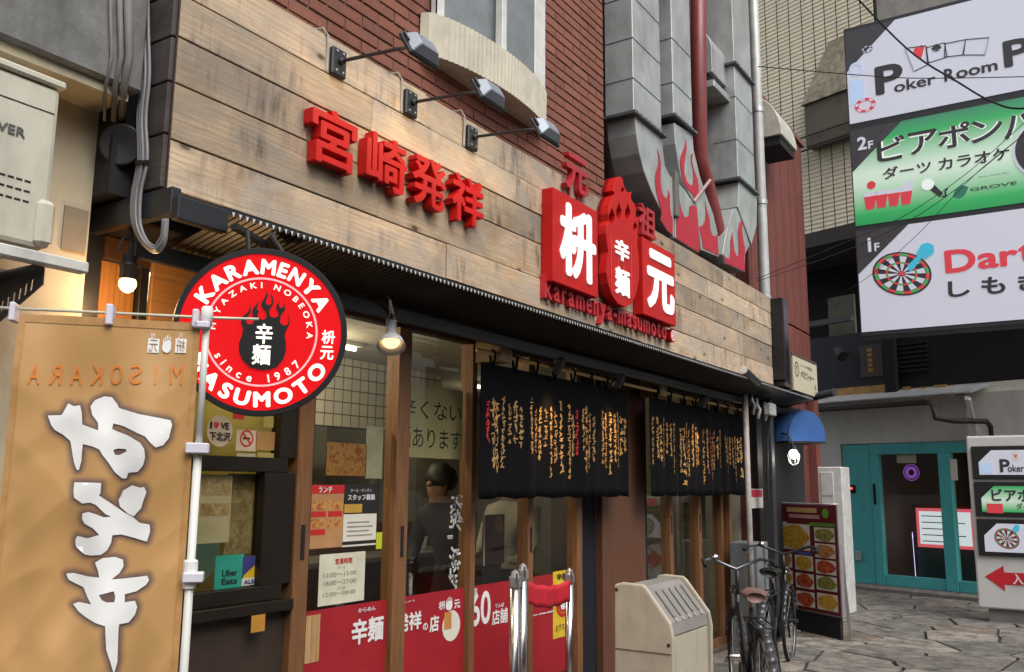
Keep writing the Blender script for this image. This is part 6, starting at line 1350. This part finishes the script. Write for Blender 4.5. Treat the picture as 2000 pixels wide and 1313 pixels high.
# end post, meter, plates
q = MB(); XP = oy(1461,950,.12).x; q.tube([(XP, .12, 0), (XP, .12, 2.45)], .028, 10); q.obj('grey_pole', M('worn pole', (.40,.36,.34), .5, var=.25, dirt=.4), smooth=True, tags=('worn pale pole at the right end of the shop front', 'pole'))
q = MB(); XQ = oy(1509,950,.1).x; q.box(XQ-.05, XQ+.05, .08, .18, 0, 2.45); q.obj('dark_post', M('dark grey post', (.035,.035,.04), .5), bevel=.006, tags=('dark square post left of the blue awning', 'post'))
o, b = flat('red_white_plate', FY(.28), 1465, 955, 1490, 992, M('plate white', (.58,.56,.54), .5), 'small white plate with red band on the dark entrance wall', 'sign', w=.002)
sub('red_band', FY(.28), b, (.05,.58,.95,.96), M('plate red', (.45,.02,.05), .5), o, .004)
q = MB(); c = oy(1507, 800, .0); q.box(c.x-.10, c.x+.10, -.02, .05, c.z-.06, c.z+.06); mo = q.obj('meter_box', M('meter grey', (.45,.45,.44), .5), bevel=.008, tags=('small pale meter box above the dark square post', 'meter'))
q = MB(); q.tube([(c.x, .01, c.z-.06), (c.x+.01, .06, c.z-.3), (c.x+.02, .08, c.z-.9)], .012, 6); q.obj('conduit', m_steeldk, mo)
for k, (px, py) in enumerate(((1478,790),(1492,795),(1468,782))):
    c = oy(px, py, .1); q = MB(); q.tube([c+V((0,0,.06)), c, c+V((.03,-.02,-.05)), c+V((.02,0,-.14))], .018, 7); q.obj('pipe_fitting', m_alum if k else m_wprint, smooth=True, tags=(['pale bent pipe fitting under the awning end, middle of three', 'pale bent pipe fitting under the awning end, rightmost', 'white bent pipe fitting under the awning end, leftmost'][k], 'pipe', 'pipe fittings under the awning end'))
gc = thing('grey_cabinet', 'grey metal cabinet standing behind the bicycles', 'cabinet', (9.1, .2, 0)); q = MB(); q.box(8.66, 8.99, .08, .36, 0, 1.02); q.obj('cabinet_body', M('cabinet steel', (.22,.24,.25), .5, .3), gc, bevel=.01); q = MB(); q.box(8.84, 8.85, .074, .079, .05, .98); q.obj('door_gap', m_blackmat, gc)

# ================================================================ bicycles
def bicycle(lab, hb, head, frame_col, seat_col, barw, seed):
    h = V((head[0], head[1], 0)).normalized(); s = V((-h.y, h.x, 0)); B = V((hb[0], hb[1], 0)) - h*.02
    def p(f, l, z): return B + h*f + s*l + V((0,0,z))
    t = thing('bicycle', lab, 'bicycle', p(-.5, 0, 0), 'bicycles parked by the shop'); mf = M('bike '+lab[:12], frame_col, .35, .3)
    for nm, f in (('front_wheel', .12), ('rear_wheel', -.94)):
        R = .325; c = p(f, 0, R+.0); q = MB(); n = 28; q.tube([c + h*R*math.cos(2*math.pi*k/n)*.96 + V((0,0,1))*R*math.sin(2*math.pi*k/n)*.96 for k in range(n+1)], .016, 8, False); wl = q.obj(nm, M('tyre', (.012,.012,.012), .8), t, smooth=True)
        q = MB(); q.tube([c + h*(R-.03)*math.cos(2*math.pi*k/n) + V((0,0,1))*(R-.03)*math.sin(2*math.pi*k/n) for k in range(n+1)], .010, 6, False); q.obj('rim', M('dull rim', (.22,.22,.23), .4, .7), wl, smooth=True)
        q = MB()
        for k in range(18): a = 2*math.pi*k/18; q.tube([c + s*(.025 if k % 2 else -.025), c + h*(R-.03)*math.cos(a) + V((0,0,1))*(R-.03)*math.sin(a)], .0016, 4)
        q.tube([c - s*.05, c + s*.05], .018, 8); q.obj('spokes', m_chrome, wl)
        q = MB(); pa = [c + h*.355*math.cos(a) + V((0,0,1))*.355*math.sin(a) for a in [RAD(15+12*i) for i in range(14)]]
        for k in range(len(pa)-1): q.add([pa[k]-s*.028, pa[k]+s*.028, pa[k+1]+s*.028, pa[k+1]-s*.028], [(0,1,2,3)])
        q.obj('mudguard', M('mudguard', (.10,.10,.105), .35, .5), t, thick=.003, smooth=True)
    q = MB(); q.tube([p(-.02,0,.78), p(.0,0,.62), p(-.42,0,.30)], .019, 8); q.tube([p(-.02,0,.72), p(-.30,0,.38), p(-.42,0,.30)], .014, 8); q.tube([p(-.42,0,.30), p(-.58,0,.76)], .017, 8)
    for s_ in (-1, 1): q.tube([p(-.42,.02*s_,.30), p(-.94,.06*s_,.325)], .010, 6); q.tube([p(-.54,.02*s_,.66), p(-.94,.06*s_,.325)], .008, 6)
    q.obj('frame', mf, t, smooth=True)
    q = MB(); q.tube([p(-.05,0,.95), p(-.02,0,.78), p(.02,0,.66)], .016, 8)
    for s_ in (-1, 1): q.tube([p(.02,.0,.66), p(.03,.045*s_,.62), p(.12,.05*s_,.325)], .011, 6)
    q.obj('fork', mf, t, smooth=True)
    hw = barw/2; q = MB(); q.tube([p(-.20,hw,1.00), p(-.10,hw*.98,1.02), p(-.01,hw*.7,1.03), p(.02,hw*.35,.99), p(.0,0,.955), p(.02,-hw*.35,.99), p(-.01,-hw*.7,1.03), p(-.10,-hw*.98,1.02), p(-.20,-hw,1.00)], .012, 8); hbar = q.obj('handlebar', M('dull bar', (.20,.20,.21), .35, .8) if seed == 1 else m_steeldk, t, smooth=True)
    for s_ in (-1, 1):
        q = MB(); q.tube([p(-.08,s_*hw*.985,1.022), p(-.21,s_*hw,.998)], .018, 8); q.obj('grip', m_blackmat, hbar, smooth=True)
        q = MB(); q.tube([p(-.02,s_*hw*.80,1.02), p(-.06,s_*hw*.9,.975), p(-.15,s_*hw*.97,.965)], .006, 6); q.obj('brake_lever', m_chrome, hbar)
    q = MB(); q.lathe(p(-.02, hw*.62, 1.04), (0,0,1), [(0,.03),(.015,.028),(.026,.0)], 12); q.obj('bell', m_chrome, hbar, smooth=True)
    q = MB(); q.tube([p(-.58,0,.76), p(-.60,0,.82)], .013, 8); q.obj('seat_post', m_chrome, t)
    q = MB(); rr = [(.17,.030,.0),(.08,.04,.012),(.0,.06,.018),(-.06,.088,.02),(-.12,.09,.018),(-.15,.06,.0)]; n = 12
    vs = []
    for f, wd, zz in rr:
        for k in range(n): a = 2*math.pi*k/n; vs.append(p(-.60+f, wd*math.cos(a), .845+zz+.028*math.sin(a)*(1 if math.sin(a) > 0 else 1.3)))
    q.add(vs, [(i*n+k, i*n+(k+1)%n, (i+1)*n+(k+1)%n, (i+1)*n+k) for i in range(len(rr)-1) for k in range(n)] + [tuple(range(n)), tuple((len(rr)-1)*n+k for k in range(n))[::-1]]); q.obj('saddle', M('saddle '+lab[:8], seat_col, .55), t, smooth=True)
    q = MB(); q.tube([p(-.94,.07,.325), p(-.98,.11,.01)], .008, 6); q.tube([p(-.94,-.07,.325), p(-.98,-.11,.01)], .008, 6); q.tube([p(-.98,.11,.008), p(-.98,-.11,.008)], .008, 6); q.obj('kickstand', m_steeldk, t)
    q = MB()
    for l in (-.06, 0, .06): q.tube([p(-.62,l,.70), p(-1.08,l,.70)], .006, 6)
    q.tube([p(-.62,-.06,.70), p(-.62,.06,.70)], .006, 6); q.tube([p(-1.08,-.06,.70), p(-1.08,.06,.70)], .006, 6); q.tube([p(-1.0,.06,.70), p(-.94,.06,.33)], .006, 6); q.tube([p(-1.0,-.06,.70), p(-.94,-.06,.33)], .006, 6); q.obj('rear_rack', m_steeldk, t)
    q = MB(); q.lathe(p(-.42,.055,.30), s, [(0,0),(0,.085),(.006,.085),(.006,0)], 20); q.tube([p(-.42,.09,.30), p(-.36,.09,.15)], .009, 6); q.tube([p(-.42,-.09,.30), p(-.48,-.09,.45)], .009, 6); q.beam(p(-.36,.09,.15), p(-.36,.17,.15), .06, .02); q.beam(p(-.48,-.09,.45), p(-.48,-.17,.45), .06, .02); q.obj('crank', m_steeldk, t)
    q = MB(); q.lathe(p(.09,0,.80), h, [(-.03,0),(-.03,.03),(.02,.036),(.03,.03),(.03,0)], 12); q.tube([p(.06,0,.80),p(.0,0,.76)], .008, 6); q.obj('head_lamp', m_chrome, t)
    return t
bicycle('chrome barred bicycle with worn pinkish saddle beside the beige bin', (6.58, -.42), (.88,.47), (.02,.019,.02), (.20,.115,.10), .50, 1)
bicycle('black bicycle with black saddle parked in front of the menu board', (8.30, -.28), (1,.12), (.012,.012,.014), (.012,.012,.012), .62, 2)

# ================================================================ beige storage bin
bx = thing('storage_bin', 'beige plastic storage bin with sloped ribbed grey lid by the doors', 'bin', (5.5, -.42, 0)); FE = Fr((4.93, 0, 0), (0,-1,0))
prof = [(.235,.02),(.60,.02),(.615,.70),(.60,.78),(.455,.965),(.43,.985),(.30,.99),(.245,.975)]
m_bin = M('beige plastic', (.50,.45,.35), .5, var=.08, dirt=.35, bmp=.1); m_lid = M('grey lid', (.28,.26,.245), .5, var=.12, dirt=.3)
q = MB(); q.poly(FE, prof, -.03, 0); q.obj('end_panel', m_bin, bx, bevel=.012, seg=2); XE = oy(1334,1131,-.43).x; FE2 = Fr((XE, 0, 0), (0,-1,0)); q = MB(); q.poly(FE2, prof, -.025, 0); q.obj('end_panel', m_bin, bx, bevel=.012, seg=2)
q = MB(); q.box(4.961, XE-.026, -.595, -.24, .02, .70); q.obj('bin_body', m_bin, bx, bevel=.006)
fl2 = Fr((4.961, 0, 0), (0,-1,0)); pr2 = [(.25,.702),(.60,.702),(.588,.775),(.447,.95),(.42,.970),(.30,.974),(.25,.96)]; q = MB(); q.poly(fl2, pr2, -(XE-4.961-.026), -.001); q.obj('lid', m_lid, bx, bevel=.008, seg=2)
for yy, zz in ((-.262,.945), (-.585,.66)):
    q = MB(); q.lathe((4.93, yy, zz), (-1,0,0), [(0,.011),(.003,.010),(.004,0)], 10); q.obj('screw', m_steeldk, bx)
q = MB(); q.box(4.926, 4.9299, -.60, -.25, .61, .614); q.obj('panel_seam', M('seam dark', (.12,.10,.08), .7), bx)
for k in range(5):
    x = 5.05+k*(XE-5.12)/4.4; q = MB(); q.beam((x, -.462, .944), (x, -.575, .803), .022, .010, up=(0,-.6,.8)); q.obj('lid_rib', M('grey lid dark', (.22,.205,.195), .5), bx, bevel=.003); q = MB(); q.lathe((x, -.585, .785), (0,-.75,.6), [(0,.012),(.006,.011),(.008,0)], 10); q.obj('lid_stud', M('stud grey', (.42,.40,.38), .5), bx)

# ================================================================ belt stanchions
def stanchion(x, y, zt, lab):
    t = thing('belt_stanchion', lab, 'stanchion', (x, y, 0), 'chrome belt stanchions'); q = MB(); q.tube([(x,y,.03),(x,y,zt-.09)], .027, 16); q.obj('post', m_chrome, t, smooth=True)
    q = MB(); q.lathe((x,y,0), (0,0,1), [(0,0),(0,.16),(.012,.16),(.03,.04),(.05,.034)], 24); q.obj('base', m_chrome, t); q = MB(); q.lathe((x,y,zt-.09), (0,0,1), [(0,.027),(.004,.033),(.05,.033),(.056,.024),(.075,.02),(.09,.0)], 16); q.obj('head', m_alum, t, smooth=False)
    q = MB(); q.tube([(x-.02,y-.03,zt-.06),(x-.05,y-.04,zt-.02),(x-.04,y-.04,zt-.08)], .006, 6); q.obj('hook', m_chrome, t); return t
s1 = stanchion(4.02, -.13, 1.12, 'leftmost chrome belt stanchion nearest the camera'); s2 = stanchion(4.43, .08, 1.115, 'chrome stanchion at the left end of the red belt'); s3 = stanchion(4.97, .08, 1.05, 'rightmost chrome stanchion at the right end of the red belt')
q = MB(); q.grid(30, 4, lambda s_, d: V((4.465+(4.935-4.465)*s_, .062 + .008*math.sin(s_*11), .885+.125*d + (-.03)*s_ - .03*math.sin(math.pi*s_) + (.004*math.sin(s_*23)))))
q.obj('red_belt', M('red belt', (.50,.015,.03), .6, var=.15, scale=20), thick=.003, smooth=True, tags=('red fabric belt stretched between two chrome stanchions', 'belt'))

# ================================================================ paving
pv = struct(MB().box(3.5, 15.5, -5.0, .36, -.05, .006).obj('pavement', M('paving joint', (.06,.055,.05), .95, bmp=.6), org=(8,-2,0)))
def stone_mat():
    m, t, b = newmat('paving stone'); oi = nd(t, 'ShaderNodeObjectInfo'); c = ramp(t, oi.outputs['Random'], [(0,(.20,.185,.16)),(.3,(.27,.245,.21)),(.6,(.17,.165,.155)),(.85,(.36,.32,.27)),(1,(.24,.19,.15))])
    n = noi(t, pos(t), 6, 7, .7); c2 = mixc(t, ramp(t, n.outputs['Fac'], [(.38, .85), (.60, 0.0)]).outputs[0], c.outputs[0], (.06,.055,.048)); t.links.new(c2, b.inputs['Base Color']); b.inputs['Roughness'].default_value = .75; bump(t, b, noi(t, pos(t), 22, 6, .65).outputs['Fac'], .01, .6); return m
m_stone = stone_mat(); r3 = random.Random(11); sites = {}
S = .62
for i in range(-1, 21):
    for j in range(-1, 10): sites[(i,j)] = (3.5 + (i+.5+r3.uniform(-.38,.38))*S, -4.9 + (j+.5+r3.uniform(-.38,.38))*S)
for (i, j), c in sites.items():
    if not (0 <= i <= 19 and 0 <= j <= 8): continue
    poly = [(c[0]-1.2, c[1]-1.2), (c[0]+1.2, c[1]-1.2), (c[0]+1.2, c[1]+1.2), (c[0]-1.2, c[1]+1.2)]
    for di in (-2,-1,0,1,2):
        for dj in (-2,-1,0,1,2):
            o2 = sites.get((i+di, j+dj))
            if not o2 or (di == 0 and dj == 0): continue
            dx, dy = o2[0]-c[0], o2[1]-c[1]; L_ = math.hypot(dx, dy); nx, ny = dx/L_, dy/L_; k = (c[0]+o2[0])/2*nx + (c[1]+o2[1])/2*ny - .014
            out_ = []
            for a in range(len(poly)):
                A_, B_ = poly[a-1], poly[a]; da, db = A_[0]*nx+A_[1]*ny-k, B_[0]*nx+B_[1]*ny-k
                if (da < 0) != (db < 0): tt = da/(da-db); out_.append((A_[0]+(B_[0]-A_[0])*tt, A_[1]+(B_[1]-A_[1])*tt))
                if db < 0: out_.append(B_)
            poly = out_
            if len(poly) < 3: break
        if len(poly) < 3: break
    if len(poly) < 3: continue
    px_, py_, dz_ = topx((c[0], c[1], 0)); 
    if not (900 < px_ < 2300 and dz_ > 0): continue
    hgt = .02+r3.uniform(0,.012); top = []
    FZ = Fr((0,0,0), (1,0,0), (0,1,0)); q = MB(); q.poly(FZ, poly, .007, hgt+.006); q.obj('paving_stone', m_stone, pv, bevel=.006)
step = struct(MB().fbox(FA, U_(1590,1150,.3), .0, U_(2150,1150,.3), .098, -.04, .34).obj('door_step', M('step stone', (.20,.18,.16), .9, var=.35, bmp=.8, bscale=18), bevel=.02))
# overhead wires
def wire(name, pts, r, lab):
    q = MB(); pp_ = [od(*p) for p in pts]; sm = []
    for i in range(len(pp_)-1):
        for k in range(6):
            t4 = k/6; p0, p1, p2, p3 = pp_[max(i-1,0)], pp_[i], pp_[i+1], pp_[min(i+2,len(pp_)-1)]
            sm.append(.5*((2*p1) + (p2-p0)*t4 + (2*p0-5*p1+4*p2-p3)*t4*t4 + (3*p1-p0-3*p2+p3)*t4**3))
    q.tube(sm+[pp_[-1]], r, 6); q.obj(name, m_blackmat, smooth=True, tags=(lab, 'wire', 'overhead wires'))
wire('overhead_wire', [(1640,-40,8.8),(1770,94,8.6),(1870,160,8.4),(1940,200,8.2),(2000,212,8.0),(2120,190,7.8)], .010, 'thick black sagging wire across the poker sign')
wire('overhead_wire', [(1478,545,9.3),(1640,478,9.2),(1760,425,9),(1880,345,8.8),(2000,240,8.6),(2120,120,8.4)], .0035, 'thin wire crossing the green sign, upper of two long ones')
wire('overhead_wire', [(1478,550,9.3),(1650,490,9.2),(1760,440,9),(1860,375,8.8),(2000,262,8.6),(2120,150,8.4)], .0035, 'thin wire crossing the green sign, lower of two long ones')
wire('overhead_wire', [(1590,600,9.6),(1690,545,9.2),(1790,460,9),(1900,345,8.7),(2000,262,8.5),(2120,160,8.3)], .003, 'thin wire running from the dartboard up over the sign')
wire('overhead_wire', [(1480,130,9.5),(1680,147,9),(1800,153,8.8),(2000,150,8.4),(2120,146,8.2)], .005, 'thin nearly level wire across the poker lettering')
# houses across the lane (seen in reflections, shade the street)
ob = thing('opposite_building', 'grey building row across the lane behind the camera', 'building', (4, -7.2, 0))
q = MB(); q.box(-10, 8, -10, -6.4, 0, 4.8); q.obj('wall', M('opposite wall', (.16,.15,.14), .85), ob)
for i in range(6):
    for z in (.8, 3.2): q = MB(); q.box(-8+i*2.7, -6.4+i*2.7, -6.42, -6.405, z, z+1.3); q.obj('window', M('opposite glass', (.03,.035,.04), .1), ob)
